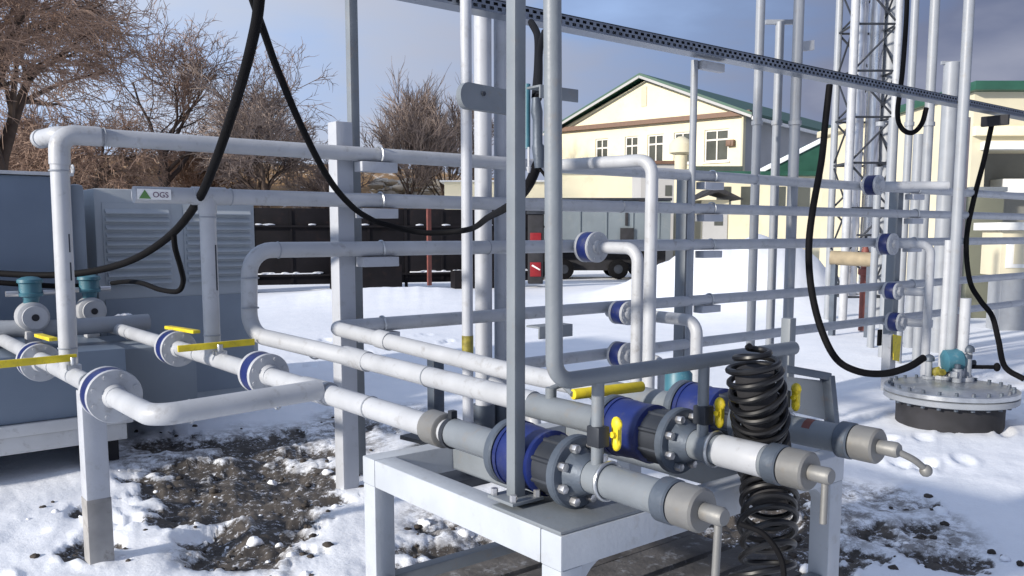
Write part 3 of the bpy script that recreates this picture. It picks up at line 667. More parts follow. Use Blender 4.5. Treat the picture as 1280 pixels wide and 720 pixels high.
# pumps with teal actuators
def actuator(x, y, z, lab, box=False):
    t = thing('pump', lab, 'pump', V(x, y, z), None)
    part('volute', MB().lathe((x, y, z), AY, [(-.09, .06), (-.07, .10), (.03, .105), (.06, .08), (.12, .05)], 28), white, t)
    f2 = part('flange', MB().lathe((x, y-.11, z), AY, [(-.015, .078), (.015, .078)], 28), white, t)
    part('bore', MB().cyl((x, y-.13, z), (x, y-.124, z), .024, 16), soot, f2)
    ac = part('actuator', MB().lathe((x, y, z+.085), AZ, [(0, .045), (.05, .055), (.055, .075), (.075, .08), (.08, .07), (.14, .07), (.15, .082), (.17, .08), (.185, .05), (.19, .02)], 24), teal, t)
    [part('cable_entry', MB().cyl((x+k*.15, y, z+.16), (x+k*.075, y, z+.16), .02, 10), bolt_m, ac) for k in (-1, 1)]
    part('foot', MB().box((x-.05, y-.06, z-.16), (x+.05, y+.06, z-.10)).box((x-.045, y-.055, .80), (x+.045, y+.055, z-.155)), white, t, bevel=.005)
    return t
a1 = P(45, 392, Y=6.55); actuator(a1.x, 6.7, a1.z-.03, 'white pump head with teal actuator at the far left edge')
a2 = P(115, 385, Y=7.1); actuator(a2.x, 7.15, a2.z-.02, 'pump head with teal actuator on the skid, right of the tall left riser')
single('skid_pipe', MB().tube([V(.55, 6.9, .95), V(1.25, 6.7, .93), V(1.9, 6.75, .93)], .06, .1, 16), lgrey, 'short grey pipe lying across the skid behind the left riser', 'pipe')
nb = P(155, 382, Y=7.4); nb.z = .865
single('wrapped_bundle', MB().blob(nb, .13, .09, .075, 9, .3), snow_m2, 'crumpled white wrapped lump on the skid beside the teal actuator', 'bundle', ang=60)
a3 = P(848, 478, X=4.35)
t = thing('valve_actuator', 'teal valve actuator low among the rails behind the middle valve', 'actuator', V(a3.x, a3.y, 0))
part('body', MB().lathe((a3.x, a3.y, a3.z-.1), AZ, [(0, .06), (.03, .09), (.16, .09), (.2, .06), (.25, .03)], 20), teal, t)
part('stand', MB().cyl((a3.x, a3.y, -.02), (a3.x, a3.y, a3.z-.1), .05, 16), grey, t)
# ================================================================== MANHOLE at right
mc = V(7.45, 3.34, 0)
t = thing('manhole', 'round flanged manhole lid on a black drum in the snow at right', 'manhole', mc)
part('drum', MB().lathe(mc, AZ, [(-.2, .42), (.10, .42), (.19, .425)], 48), soot, t)
low = part('lower_flange', MB().lathe(mc+AZ*.19, AZ, [(0, .515), (.006, .523), (.045, .523), (.05, .515)], 64), lgrey, t)
lid = part('lid', MB().lathe(mc+AZ*.246, AZ, [(0, .515), (.006, .523), (.040, .523), (.046, .515)], 64), steel, t)
for k in range(24):
    a = 2*math.pi*k/24; q = mc + V(.475*math.cos(a), .475*math.sin(a), .292)
    part('bolt', MB().cyl(q, q+AZ*.025, .016, 6), fgrey, lid)
    part('nut', MB().cyl(q-AZ*.125, q-AZ*.102, .017, 6), fgrey, low)
def onlid(px, py):
    q = P(px, py, Z=.293); d = q-V(mc.x, mc.y, .293)
    return q if d.length < .40 else V(mc.x, mc.y, .293)+d.normalized()*.40
def lidpipe(px, py, top, r, lab, m=white, cap=None, fl=True):
    q = onlid(px, py); tt = thing('riser_pipe', lab, 'pipe', q)
    up = P(*top, D=(q-V(0, 0, EYE)).dot(FW))
    part('pipe_tube', MB().cyl(q, V(q.x, q.y, up.z), r, 18), m, tt)
    if fl:
        f = part('flange', MB().cyl(q+AZ*.0, q+AZ*.035, r*2.2, 24), m, tt, bevel=.004)
        for k in range(6): 
            a = k*math.pi/3; c = q + V(math.cos(a)*r*1.75, math.sin(a)*r*1.75, .035); part('bolt', MB().cyl(c, c+AZ*.015, .009, 6), bolt_m, f)
    if cap: part('vent_cap', MB().lathe(V(q.x, q.y, up.z-.1), AZ, [(0, r*1.1), (.01, r*1.75), (.13, r*1.75), (.14, r*1.2)], 20), m, tt)
    return tt
lidpipe(1184, 470, (1202, -120), .045, 'tall white vent pipe rising from the middle of the manhole lid', m=lgrey)
lidpipe(1163, 462, (1163, 300), .034, 'shorter white pipe on the manhole lid beside the tall vent')
lidpipe(1236, 455, (1238, 372), .045, 'stubby white pipe at the right of the manhole lid')
qa = onlid(1206, 462)
t = thing('pump_motor', 'teal submersible pump motor head on the manhole lid', 'pump', qa)
part('base', MB().cyl(qa, qa+AZ*.06, .08, 20), white, t, bevel=.004)
part('motor', MB().lathe(qa+V(-.07, .05, .17), V(1, -.8, .1), [(-.05, .06), (-.03, .10), (.10, .105), (.13, .08), (.19, .05)], 24), teal, t)
part('elbow', MB().tube([qa+AZ*.05, qa+AZ*.15, qa+V(.12, -.1, .15)], .03, .05, 12), dark, t)
qv = onlid(1240, 448)
t = thing('lid_valve', 'small black valve with knob at the right of the manhole lid', 'valve', qv)
part('body', MB().tube([qv+V(.05, -.05, .12), qv+V(.22, -.2, .12)], .018, 0, 10), black, t)
part('knob', MB().blob(qv+V(.23, -.21, .12), .03, .03, .04, 7), black, t)
qg = onlid(1150, 462)
t = thing('cable_fitting', 'olive brass cable fitting at the left of the manhole lid', 'fitting', qg)
part('fitting_body', MB().lathe(qg+AZ*.06, V(-.4, -.6, .1), [(-.05, .04), (.03, .05), (.04, .035), (.1, .028)], 16), tape, t)
part('stem', MB().cyl(qg, qg+AZ*.09, .03, 14), white, t)
for i, (px, py, lab) in enumerate(((1172, 452, 'small grey valve cluster at the back of the manhole lid'), (1196, 478, 'small grey fitting at the front of the manhole lid'))):
    q = onlid(px, py); t = thing('lid_fitting', lab, 'fitting', q)
    part('fitting_body', MB().cyl(q, q+AZ*.12, .04, 16).box(q+V(-.07, -.03, .05), q+V(.07, .03, .1)), lgrey if i else dark, t, bevel=.004)
    part('cap', MB().cyl(q+AZ*.122, q+AZ*.16, .025, 12), fgrey, t)
for px, py, hh, lab in ((1140, 466, .16, 'short capped grey nozzle at the left rim of the manhole lid'), (1222, 470, .2, 'short capped grey nozzle right of the pump motor on the manhole lid'), (1252, 462, .26, 'taller capped grey nozzle at the right rim of the manhole lid')):
    q = onlid(px, py); t = thing('nozzle', lab, 'nozzle', q)
    part('neck', MB().cyl(q, q+AZ*hh, .028, 14), lgrey, t)
    part('cap', MB().lathe(q+AZ*hh, AZ, [(0, .045), (.03, .045), (.05, .03), (.06, .01)], 14), fgrey, t)
    part('foot_flange', MB().cyl(q, q+AZ*.025, .055, 18), lgrey, t)
# yellow tag on white post
q = P(1112, 430, Y=4.45)
t = thing('marker_post', 'white marker post with a yellow tag left of the manhole', 'post', V(q.x, 4.45, 0))
part('column', MB().box((q.x-.05, 4.41, -.05), (q.x+.05, 4.5, .56)), white, t, bevel=.004)
part('tag', MB().prism([P(1117, 418, Y=4.38), P(1127, 420, Y=4.38), P(1124, 452, Y=4.38), P(1117, 450, Y=4.38)], (0, .008, 0)), yellow, t)
part('strap', MB().beam(P(1100, 412, Y=4.39), P(1099, 432, Y=4.39), .06, .02), black, t)
# ------------------------------------------------------------------ tall masts / vent pipes at right, real verticals
def mast(px, base_py, top_py, D, r, lab, m=lgrey, cap=None, tee=False, grp='tall vent masts'):
    b = P(px, base_py, D=D); top = P(px, top_py, D=D)
    t = thing('vent_mast', lab, 'mast', V(b.x, b.y, 0), None)
    part('mast_tube', MB().cyl(V(b.x, b.y, -.05), V(b.x, b.y, top.z), r, 16), m, t)
    if cap: part('vent_cap', MB().lathe(V(b.x, b.y, top.z-.05), AZ, [(0, r*1.2), (.02, r*1.7), (.30, r*1.7), (.32, r)], 18), m, t)
    if tee: part('cross_arm', MB().beam(V(b.x, b.y, top.z)-RT*.14, V(b.x, b.y, top.z)+RT*.14, .04, .04), m, t)
    if r < .06: part('coupling', MB().cyl(V(b.x, b.y, P(px, 160, D=D).z), V(b.x, b.y, P(px, 155, D=D).z), r*1.25, 16), m, t)
    return t
mast(938, 430, -160, 8.3, .042, 'tall grey white mast, leftmost of the three behind the tray', lgrey)
mast(962, 430, 38, 8.6, .042, 'shorter mast with a small crossbar on top, ending just above the tray', lgrey, tee=True)
mast(984, 430, -160, 8.4, .05, 'tall pale mast with a flag plate, third of the three behind the tray', lgrey)
mast(1128, 330, -160, 10.5, .045, 'tall mast right of the lattice tower with a cable beside it', lgrey)
mast(1152, 330, 2, 10.5, .055, 'tall capped pale mast just right of the cable loop', lgrey, cap=True)
mast(1176, 340, 84, 11.5, .10, 'thick grey column with a small tee on top among the masts', lgrey, tee=True)
mast(1108, 345, 150, 11, .06, 'grey rack column left of the farther flanges', lgrey)
mast(1092, 345, 210, 12, .05, 'pale rack column below the lattice tower', lgrey)
mast(1140, 345, 170, 12, .07, 'grey rack column behind the farther branch pipes', lgrey)
mast(1195, 350, 150, 12, .07, 'pinkish grey rack column beside the tall manhole vent', mat('pinkish_grey', (.42, .36, .35), .6))
q = P(1002, 58, D=8.4)
single('flag_plate', MB().prism([P(1001, 52, D=8.38), P(1018, 50, D=8.38), P(1018, 62, D=8.38), P(1001, 64, D=8.38)], FW*.02), white, 'small white plate fixed high on the pale mast', 'plate')
# tan lagged pipe and small items beneath the tower
qa, qb = P(1038, 322, D=13.5), P(1094, 325, D=13.2)
t = thing('lagged_pipe', 'tan lagged pipe lying on stands below the lattice tower', 'pipe', V(qa.x, qa.y, 0))
part('pipe_tube', MB().cyl(qa, qb, .11, 18), tan_m, t)
for f in (.1, .9):
    c = qa.lerp(qb, f); part('stand', MB().beam(V(c.x, c.y, -.05), c-AZ*.1, .08, .08), fgrey, t)
t = thing('hydrant', 'brown red valve column standing behind the tan lagged pipe', 'valve', V(*P(1080, 330, D=14).xy, 0))
b = P(1081, 330, D=14)
part('column', MB().lathe(V(b.x, b.y, 0), AZ, [(0, .06), (.9, .06), (.92, .10), (1.0, .10), (1.02, .06), (1.3, .06), (1.4, .03)], 18), brown_red, t)
part('hand_wheel', MB().torus(V(b.x, b.y, 1.55), AZ, .13, .018).cyl(V(b.x, b.y, 1.38), V(b.x, b.y, 1.56), .02, 8), dark, t)
# ------------------------------------------------------------------ lattice flue tower
tw = P(1072, 330, D=15)
t = thing('lattice_tower', 'lattice steel tower carrying polished boiler flues', 'tower', V(tw.x, tw.y, 0))
u = RT; w_ = V(FW.x, FW.y, 0).normalized(); hw = .36; HT = 9.5
cs = [V(tw.x, tw.y, 0) + u*a*hw + w_*b*hw for a, b in ((-1, -1), (1, -1), (1, 1), (-1, 1))]
for i, c in enumerate(cs): part('tower_leg', MB().cyl(c-AZ*.1, c+AZ*HT, .07 if i in (0,) else .06, 14), white if i < 2 else lgrey, t)
for k in range(12):
    z0 = .5+k*.75; mb = MB()
    for i in range(4):
        a, b = cs[i], cs[(i+1) % 4]
        mb.cyl(a+AZ*z0, b+AZ*z0, .02, 6); mb.cyl((a if k % 2 else b)+AZ*z0, (b if k % 2 else a)+AZ*(z0+.75), .018, 6)
    part('bracing', mb, dark, t)
for o, r in ((-.12, .13), (.2, .12)):
    c = V(tw.x, tw.y, 0)+u*o+w_*(.05 if o < 0 else .12)
    mb = MB().rings([c+AZ*.5] + [c+AZ*(.5+.1*k) for k in range(1, 95)], [r*(1.06 if k % 12 == 0 else 1) for k in range(95)], 20)
    part('flue', mb, mirror, t)
c = V(tw.x, tw.y, 0)+u*.5
part('tall_flue', MB().cyl(c-AZ*.1+w_*.2, c+AZ*11+w_*.2, .16, 20), lgrey, t)
# ================================================================== RIGHT BUILDINGS
wv = V(FW.x, FW.y, 0).normalized()
def frame_at(px, D): 
    p = P(px, 300, D=D); return (V(p.x, p.y, 0), RT.copy(), wv.copy())
def pz(py, D, px=640): return P(px, py, D=D).z
fr = frame_at(1208, 21.5); D = 21.5
t = thing('kiosk_building', 'cream service building with green roof edge and dark open bay at right edge', 'building', fr[0])
zt_ = pz(118, D, 1240); Wd = 9.
ex0, ex1 = .35, 4.4; ezt = pz(188, D, 1240)
part('wall', MB().fbox(fr, (0, 0, -.2), (ex0, 6, zt_)).fbox(fr, (ex0, 0, ezt), (ex1, 6, zt_)).fbox(fr, (ex1, 0, -.2), (Wd, 6, zt_)), cream2, t)
part('bay', MB().fbox(fr, (ex0, 1.2, -.2), (ex1, 1.5, ezt)), mat('bay_grey', (.20, .20, .18), .8, var=.2, scale=1), t)
part('cornice', MB().fbox(fr, (-.02, -.18, pz(172, D)), (Wd, .0, pz(160, D))), cream, t, bevel=.02)
part('lintel', MB().fbox(fr, (.2, -.28, pz(189, D)), (Wd, -.001, pz(179, D))), trim_w, t, bevel=.02)
part('roof', MB().fbox(fr, (-.15, -.3, zt_+.002), (Wd+.2, 6.2, zt_+.22)), green, t, bevel=.02)
part('hood', MB().fbox(fr, (1.15, .6, pz(240, D)), (2.5, 1.19, pz(222, D))), trim_w, t, bevel=.02)
fr = frame_at(1252, 14); D = 14
t = thing('meter_box', 'pale cream metal box with framed door at the right edge', 'box', fr[0])
part('body', MB().fbox(fr, (0, 0, pz(345, D)), (1.0, .6, pz(288, D))), cream2, t, bevel=.02)
part('door', MB().fbox(fr, (.08, -.02, pz(335, D)), (.85, -.002, pz(298, D))), trim_w, t, bevel=.006)
part('door_panel', MB().fbox(fr, (.2, -.03, pz(330, D)), (.75, -.021, pz(303, D))), cream2, t, bevel=.003)
part('stand', MB().fbox(fr, (.1, .1, -.1), (.9, .5, pz(345, D)-.002)), lgrey, t)
part('cap', MB().fbox(fr, (-.1, -.1, pz(288, D)+.002), (1.1, .7, pz(278, D))), trim_w, t, bevel=.01)
fr = frame_at(1211, 16); D = 16
t = thing('storage_bin', 'tall drab grey green metal bin in front of the cream building', 'bin', fr[0])
part('body', MB().fbox(fr, (0, 0, 0), (.62, .7, pz(240, D))), mat('drab_green', (.15, .155, .115), .7, var=.12, scale=2), t, bevel=.03)
part('lid', MB().fbox(fr, (-.03, -.03, pz(240, D)+.002), (.65, .73, pz(234, D))), grey, t, bevel=.01)
# pale building behind the masts
fr = frame_at(1096, 27); D = 27
t = thing('boiler_house', 'pale cream boiler house with flat roof slabs behind the masts', 'building', fr[0])
z1_ = pz(152, D, 1140)
part('wall', MB().fbox(fr, (0, 0, -.2), (2.75, 5, z1_)), cream2, t)
part('roof_slab', MB().fbox(fr, (-.2, -.35, z1_+.002), (2.9, 5.2, z1_+.22)), cream2, t, bevel=.02)
part('canopy', MB().fbox(fr, (-.2, -.5, pz(175, D)), (2.9, -.002, pz(170, D))), trim_w, t, bevel=.02)
for x in (.25, .8, 1.35, 1.9, 2.4): part('pilaster', MB().fbox(fr, (x, -.12, -.2), (x+.2, -.003, z1_-.6)), cream2 if x != 1.35 else sidewall, t, bevel=.01)
part('door', MB().fbox(fr, (1.05, -.04, 0), (1.33, -.002, 2.1)), soot, t)
part('dark_pipe', MB().fbox(fr, (-.1, -.2, pz(219, D)), (2.8, -.13, pz(214, D))), soot, t)
# ================================================================== MAIN GABLED BUILDING
pL, pR = P(697, 300, D=56.5), P(925, 300, D=48.5)
pL.z = pR.z = 0; uu = (pR-pL).normalized(); vv = V(-uu.y, uu.x, 0)
if vv.dot(FW) < 0: vv = -vv
fr = (pL, uu, vv); LW = (pR-pL).length
zeL = P(697, 163, D=56.5).z; zeR = P(925, 146, D=48.5).z; ze = (zeL+zeR)/2
zr = P(813, 100, D=52).z; DP = 30.
t = thing('gabled_building', 'long cream building with green gable roof and a row of windows facing left', 'building', pL)
wins = []
for px, w1 in ((752, .95), (789, .95), (818, 1.1), (852, 1.1), (894, 1.5)):
    # place along the gable wall
    best = min(range(0, 200), key=lambda k: abs(px - (lambda q: CX+F*((q-V(0, 0, EYE)).dot(RT))/((q-V(0, 0, EYE)).dot(FW)))(pL+uu*(LW*k/200)+AZ*4)))
    wins.append((LW*best/200, w1))
def atgable(x): 
    q = pL+uu*x; return (q-V(0, 0, EYE)+AZ*1.6).dot(FW)
zw1 = ze-.75; zw0 = ze-2.55
mb = MB(); xs = 0
for xc, w1 in wins:
    mb.fbox(fr, (xs, 0, zw0), (xc-w1/2, .35, zw1)); xs = xc+w1/2
mb.fbox(fr, (xs, 0, zw0), (LW, .35, zw1)); mb.fbox(fr, (0, 0, -.5), (LW, .35, zw0)); mb.fbox(fr, (0, 0, zw1), (LW, .35, ze))
part('front_wall', mb, cream, t)
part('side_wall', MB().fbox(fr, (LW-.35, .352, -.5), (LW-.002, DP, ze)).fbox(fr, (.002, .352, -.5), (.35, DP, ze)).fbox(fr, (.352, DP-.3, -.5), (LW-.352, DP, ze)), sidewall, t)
tri = MB().prism([pL+AZ*(ze+.001), pR+AZ*(ze+.001), pL+uu*LW*.5+AZ*(zr-.15)], vv*.3); part('gable', tri, cream, t)
part('gable_vent', MB().fbox(fr, (LW*.5-.18, -.04, ze+.95), (LW*.5+.18, -.002, ze+2.1)), cream2, t)
part('string_course', MB().fbox(fr, (-.5, -.35, ze-.14), (LW+.5, -.002, ze+.12)), trim_b, t)
rf = MB(); ov = .75
for s in (0, 1):
    e = pL+uu*(-ov if s == 0 else LW+ov); r_ = pL+uu*LW*.5; slope = (zr-ze)/(LW*.5)
    a = V(e.x, e.y, ze-ov*slope+.1); b = V(r_.x, r_.y, zr+.1); off = -vv*.6; ln = vv*(DP+1.2)
    th = AZ*.14
    q = [a+off, b+off, b+off+ln, a+off+ln]
    rf.hexa([*q, *[k+th for k in q]])
roof = part('roof', rf, green, t)
for s in (0, 1):     # pale bargeboards at the gable edge, gutter along the eave
    e = pL+uu*(-ov if s == 0 else LW+ov); slope = (zr-ze)/(LW*.5)
    a = V(e.x, e.y, ze-ov*slope+.02)-vv*.64; b = V(*(pL+uu*LW*.5).xy, zr+.02)-vv*.64
    part('bargeboard', MB().beam(a, b, .05, .14), sidewall, roof)
part('gutter', MB().fbox(fr, (LW+ov, -.6, ze-.45), (LW+ov+.12, DP+.6, ze-.27)), trim_w, roof)
part('drainpipe', MB().cyl(pR+uu*.02-vv*.1+AZ*0, pR+uu*.02-vv*.1+AZ*ze, .07, 10), cream2, t)
for xc, w1 in wins:
    wf = part('window', MB().fbox(fr, (xc-w1/2, .06, zw0), (xc-w1/2+.1, .16, zw1)).fbox(fr, (xc+w1/2-.1, .06, zw0), (xc+w1/2, .16, zw1)).fbox(fr, (xc-w1/2+.1, .06, zw1-.1), (xc+w1/2-.1, .16, zw1)).fbox(fr, (xc-w1/2+.1, .06, zw0), (xc+w1/2-.1, .16, zw0+.1)).fbox(fr, (xc-.04, .06, zw0+.1), (xc+.04, .16, zw1-.1)).fbox(fr, (xc-w1/2+.1, .062, zw1-.62), (xc+w1/2-.1, .158, zw1-.52)), win_f, t)
    part('pane', MB().fbox(fr, (xc-w1/2+.05, .12, zw0+.05), (xc+w1/2-.05, .13, zw1-.05)), glass, wf)
    part('sill', MB().fbox(fr, (xc-w1/2-.08, -.1, zw0-.08), (xc+w1/2+.08, .05, zw0-.005)), trim_w, wf)
single('wall_unit', MB().fbox(fr, (LW-.9, -.25, zw0+.8), (LW-.45, -.01, zw0+1.15)).fbox(fr, (LW-.85, -.28, zw0+.84), (LW-.6, -.255, zw0+1.1)), trim_b, 'small brown unit fixed on the cream wall right of the last window', 'air conditioner', bevel=.02)
# green roofed annex in front of the long building
fr = frame_at(864, 43); D = 43
t = thing('annex', 'low annex with thin green roof edge in front of the long building', 'building', fr[0])
za = pz(221, D, 950); wa = (1062-864)/F*D
part('wall', MB().fbox(fr, (0, 0, -.3), (wa, 4, za)), cream, t)
part('roof', MB().fbox(fr, (-.3, -.5, za+.002), (wa+.3, 4.3, za+.22)), green, t, bevel=.02)
part('parapet', MB().fbox(fr, (.2, .2, za+.222), (wa*.32, 4, pz(208, D, 900))), mat('dark_green_grey', (.06, .08, .07), .7), t)
part('lean_to_roof', MB().prism([fr[0]+RT*wa*.42+AZ*(za+.23), fr[0]+RT*wa*.86+AZ*(za+.23), fr[0]+RT*wa*.86+AZ*pz(177, D, 1030), fr[0]+RT*wa*.78+AZ*pz(178, D, 1030)], wv*2.), green, t)
part('snow_edge', MB().beam(fr[0]+RT*wa*.42+AZ*(za+.25)-wv*.06, fr[0]+RT*wa*.84+AZ*(pz(175, D, 1030)+.1)-wv*.06, .1, .22), snow_m2, t, bevel=.03)
for x in (1.2, 2.4, 3.9, 5.1): part('window', MB().fbox(fr, (x, -.03, za-1.7), (x+.7, -.002, za-.5)), glass, t)
# cream low block behind the trailer
fr = frame_at(556, 40); D = 40
t = thing('low_block', 'low bright cream block with snowy roof behind the grey trailer', 'building', fr[0])
wl = (800-556)/F*D
part('wall', MB().fbox(fr, (0, 0, -.3), (wl*.55, 5, pz(228, D))).fbox(fr, (wl*.551, .002, -.3), (wl, 5, pz(217, D, 750))), cream, t)
part('roof', MB().fbox(fr, (-.2, -.2, pz(228, D)+.002), (wl*.55, 5.2, pz(226, D))), trim_w, t)
part('roof_snow', MB().fbox(fr, (wl*.551, -.2, pz(217, D, 750)+.002), (wl+.2, 5.2, pz(213, D, 750))), snow_m2, t, bevel=.03)
fr = frame_at(800, 34); D = 34
t = thing('grey_cabin', 'plain grey cabin between the cream block and the hut', 'cabin', fr[0])
part('wall', MB().fbox(fr, (0, 0, -.2), (1.6, 2.5, pz(206, D, 820))), sidewall, t)
part('roof', MB().fbox(fr, (-.1, -.1, pz(206, D, 820)+.002), (1.7, 2.6, pz(202, D, 820))), trim_b, t)
part('window', MB().fbox(fr, (.95, -.03, pz(245, D)), (1.2, -.002, pz(232, D))), glass, t)
b = P(849, 300, D=31); b.z = 0
t = thing('roof_vent', 'beige mushroom vent on a stalk in front of the cream windows', 'vent', b)
part('stalk', MB().cyl(b-AZ*.1, b+AZ*pz(195, 31, 849), .22, 16), cream2, t)
part('hood', MB().lathe(b+AZ*pz(194, 31, 849), AZ, [(0, .3), (.05, .42), (.35, .42), (.5, .3), (.62, .1)], 20), cream2, t)
# small gabled hut
fr = frame_at(872, 30); D = 30
t = thing('gate_hut', 'small hut with dark gabled canopy below the green roof edge', 'hut', fr[0])
hw_ = 1.15
part('wall', MB().fbox(fr, (.1, 0, -.2), (hw_-.1, 1.5, pz(250, D, 890))), cream2, t)
part('lower_panel', MB().fbox(fr, (.15, -.05, -.1), (hw_-.15, -.002, pz(268, D, 890))), sidewall, t)
part('window', MB().fbox(fr, (.55, -.06, pz(282, D)), (.85, -.051, pz(271, D))), glass, t)
part('canopy', MB().prism([fr[0]-RT*.3+AZ*pz(252, D, 890)-wv*.5, fr[0]+RT*.45+AZ*pz(236, D, 890)-wv*.5, fr[0]+RT*.65+AZ*pz(236, D, 890)-wv*.5, fr[0]+RT*(hw_+.3)+AZ*pz(250, D, 890)-wv*.5, fr[0]+RT*.55+AZ*pz(241, D, 890)-wv*.5], wv*2.), soot, t)
# ================================================================== GREY TRAILER, RED BOX, FENCE
fr = frame_at(652, 29); D = 29
t = thing('trailer', 'long grey box trailer with dark wheels parked on the snow', 'trailer', fr[0])
tl = (838-652)/F*D
z0_, z1_ = pz(300, D), pz(251, D)
part('body', MB().fbox(fr, (0, 0, z0_), (tl, 2.3, z1_)), trailer_m, t, bevel=.04)
for k in range(6): part('rib', MB().fbox(fr, (.15+k*.88, -.04, z0_+.05), (.21+k*.88, -.002, z1_-.25)), trailer_m, t)
part('top_rail', MB().fbox(fr, (-.03, -.06, z1_+.002), (tl+.03, 2.36, z1_+.09)), dark, t, bevel=.02)
for x in (1.3, 2.5, 3.9): part('tarp_strap', MB().fbox(fr, (x, -.075, z1_-.18), (x+.18, -.061, z1_+.05)), soot, t)
part('locker', MB().fbox(fr, (3.3, -.1, pz(303, D)), (3.75, -.003, pz(285, D))), soot, t, bevel=.01)
part('chassis_shade', MB().fbox(fr, (.05, .75, .28), (tl-.02, 2.1, z0_-.003)), soot, t, bevel=.01)  # chassis as a dark full-length block, standing in for shade under the body
part('side_skirt', MB().fbox(fr, (.02, .02, z0_-.3), (tl-.02, .06, z0_-.003)), trailer_m, t, bevel=.01)
part('marker_lamp', MB().fbox(fr, (3.46, -.05, pz(282, D)), (3.56, -.003, pz(266, D))), soot, t, bevel=.01)
for x in (.55, 1.45, 3.3, 4.2):
    c = fr[0]+RT*x+wv*.45+AZ*.34
    wh = part('wheel', MB().lathe(c, -wv, [(-.12, .29), (-.10, .34), (.10, .34), (.12, .29)], 28), black, t)
    part('rim', MB().lathe(c, -wv, [(.10, .17), (.125, .15), (.13, .05)], 20), dark, wh)
    wh = part('wheel', MB().lathe(c+wv*1.7, -wv, [(-.12, .29), (-.10, .34), (.10, .34), (.12, .29)], 28), black, t)
fr = frame_at(660, 25); D = 25
t = thing('fire_box', 'small dark cabinet with red door panels seen between the two near poles', 'cabinet', fr[0])
part('body', MB().fbox(fr, (0, 0, .1), (.44, .4, pz(268, D))), soot, t, bevel=.03)
part('hood', MB().fbox(fr, (-.04, -.05, pz(268, D)+.002), (.48, .45, pz(264, D))), dark, t, bevel=.01)
for y0, y1 in ((306, 291), (346, 328)): part('door_panel', MB().fbox(fr, (.06, -.02, pz(y0, D)), (.38, -.002, pz(y1, D))), red_m, t, bevel=.008)
part('stripe', MB().prism([fr[0]-wv*.024+RT*.1+AZ*(pz(336, D)+.08), fr[0]-wv*.024+RT*.13+AZ*(pz(336, D)+.12), fr[0]-wv*.024+RT*.36+AZ*(pz(336, D)-.02), fr[0]-wv*.024+RT*.34+AZ*(pz(336, D)-.05)], wv*.003), trim_w, t)
# dark fence
fa, fb = V(7.2, 23.6, 0), V(17.2, 19.9, 0)
fu = (fb-fa).normalized(); fv = V(-fu.y, fu.x, 0); frm = (fa, fu, fv); FL = (fb-fa).length
t = thing('dark_fence', 'black sheet metal fence with snow on its rails behind the yard', 'fence', fa)
for k in range(5):
    x = k*FL/5; 
    pn = part('fence_panel', MB().fbox(frm, (x+.04, 0, .15), (x+FL/5-.04, .05, 2.25)), fence_m, t, bevel=.01)
    part('post', MB().fbox(frm, (x-.04, -.03, -.2), (x+.036, .08, 2.35)), fence_m, t)
    part('fence_rib', MB().prism([fa+fu*(x+FL/10)+AZ*.2-fv*.001+fu*k2 for k2 in (-.03, .03)] + [fa+fu*(x+FL/10)+AZ*2.2-fv*.001+fu*k2 for k2 in (.03, -.03)], -fv*.03), fence_m, pn)
    for k3 in range(9): part('snow_lump', MB().blob(fa+fu*(x+random.uniform(.2, FL/5-.2))-fv*.05+AZ*(1.80 if k3 < 3 else .47), random.uniform(.06, .2), .04, .03, 5, .3), snow_m2, pn)
    part('rail_snow', MB().fbox(frm, (x+.1, -.09, .44), (x+FL/5-.3, -.002, .47)), snow_m2, pn, bevel=.01)
for k in range(2): part('rail', MB().fbox(frm, (0, -.09, .38+k*1.35), (FL, -.001, .437+k*1.35)), fence_m, t)
c = P(536, 272, D=22.6)
single('red_panel', MB().beam(V(c.x, c.y, .2), V(c.x, c.y, 2.3), .12, .06), brown_red, 'narrow dark red upright panel standing against the black fence', 'panel', bevel=.01)
for k, (x, w1, h1) in enumerate(((.7, 1.5, .55), (4.2, 1.9, .7), (7.6, 1.4, .5))):
    single('stacked_beam', MB().fbox(frm, (x, -.9, .0), (x+w1, -.4, h1)), fence_m, ('dark low stack of beams at the left of the black fence', 'dark low stack of beams at the middle of the black fence', 'dark low stack of beams at the right of the black fence')[k], 'beams', bevel=.02)
# ================================================================== HILLS AND FAR SCRUB
def hill(name, pxs, D, m, thick=25, seed=1, label=None):
    tops = [(P(px, py, D=D)) for px, py in pxs]; n = 60; vs = []; fs = []
    xs_ = np.linspace(0, len(tops)-1, n)
    for j in range(9):
        f = j/8
        for i, x in enumerate(xs_):
            k = min(int(x), len(tops)-2); q = tops[k].lerp(tops[k+1], x-k)
            base = V(q.x, q.y, 0)-wv*thick*(1-f)
            z = (q.z+.6)*math.sin(f*math.pi/2)**1.3 - .6
            z += .35*math.sin(f*math.pi)*(float(vnoise(np.array([i*.7]), np.array([j*1.3]), seed)[0])-.5)*2 + (float(vnoise(np.array([i*1.1]), np.array([j*2.]), seed+3)[0])-.5)*.6*f
            vs.append((base.x, base.y, z))
    for j in range(8):
        for i in range(n-1): fs.append((j*n+i, j*n+i+1, (j+1)*n+i+1, (j+1)*n+i))
    o = part(name, MB().add(vs, fs), m, None, ang=80); o['kind'] = 'structure'
    if label: o['label'] = label
    return o
hm = bpy.data.materials.new('scrub_hillside'); hm.use_nodes = True
nt = hm.node_tree; N = nt.nodes; L = nt.links; bs = N['Principled BSDF']; tc = N.new('ShaderNodeTexCoord')
c1 = mixc(mr(noise(.35, 8, .7), .38, .62), (.12, .075, .035), (.33, .19, .075))
c1 = mixc(mr(noise(.9, 8, .75), .55, .62), c1, (.62, .56, .5))
L.new(c1, bs.inputs['Base Color']); bs.inputs['Roughness'].default_value = .95
hill('hills', [(-250, 205), (40, 200), (150, 195), (300, 205), (400, 208), (470, 212), (560, 218), (640, 228), (720, 235)], 80, hm, 34, label='dry brown slope with pale patches behind the fence')
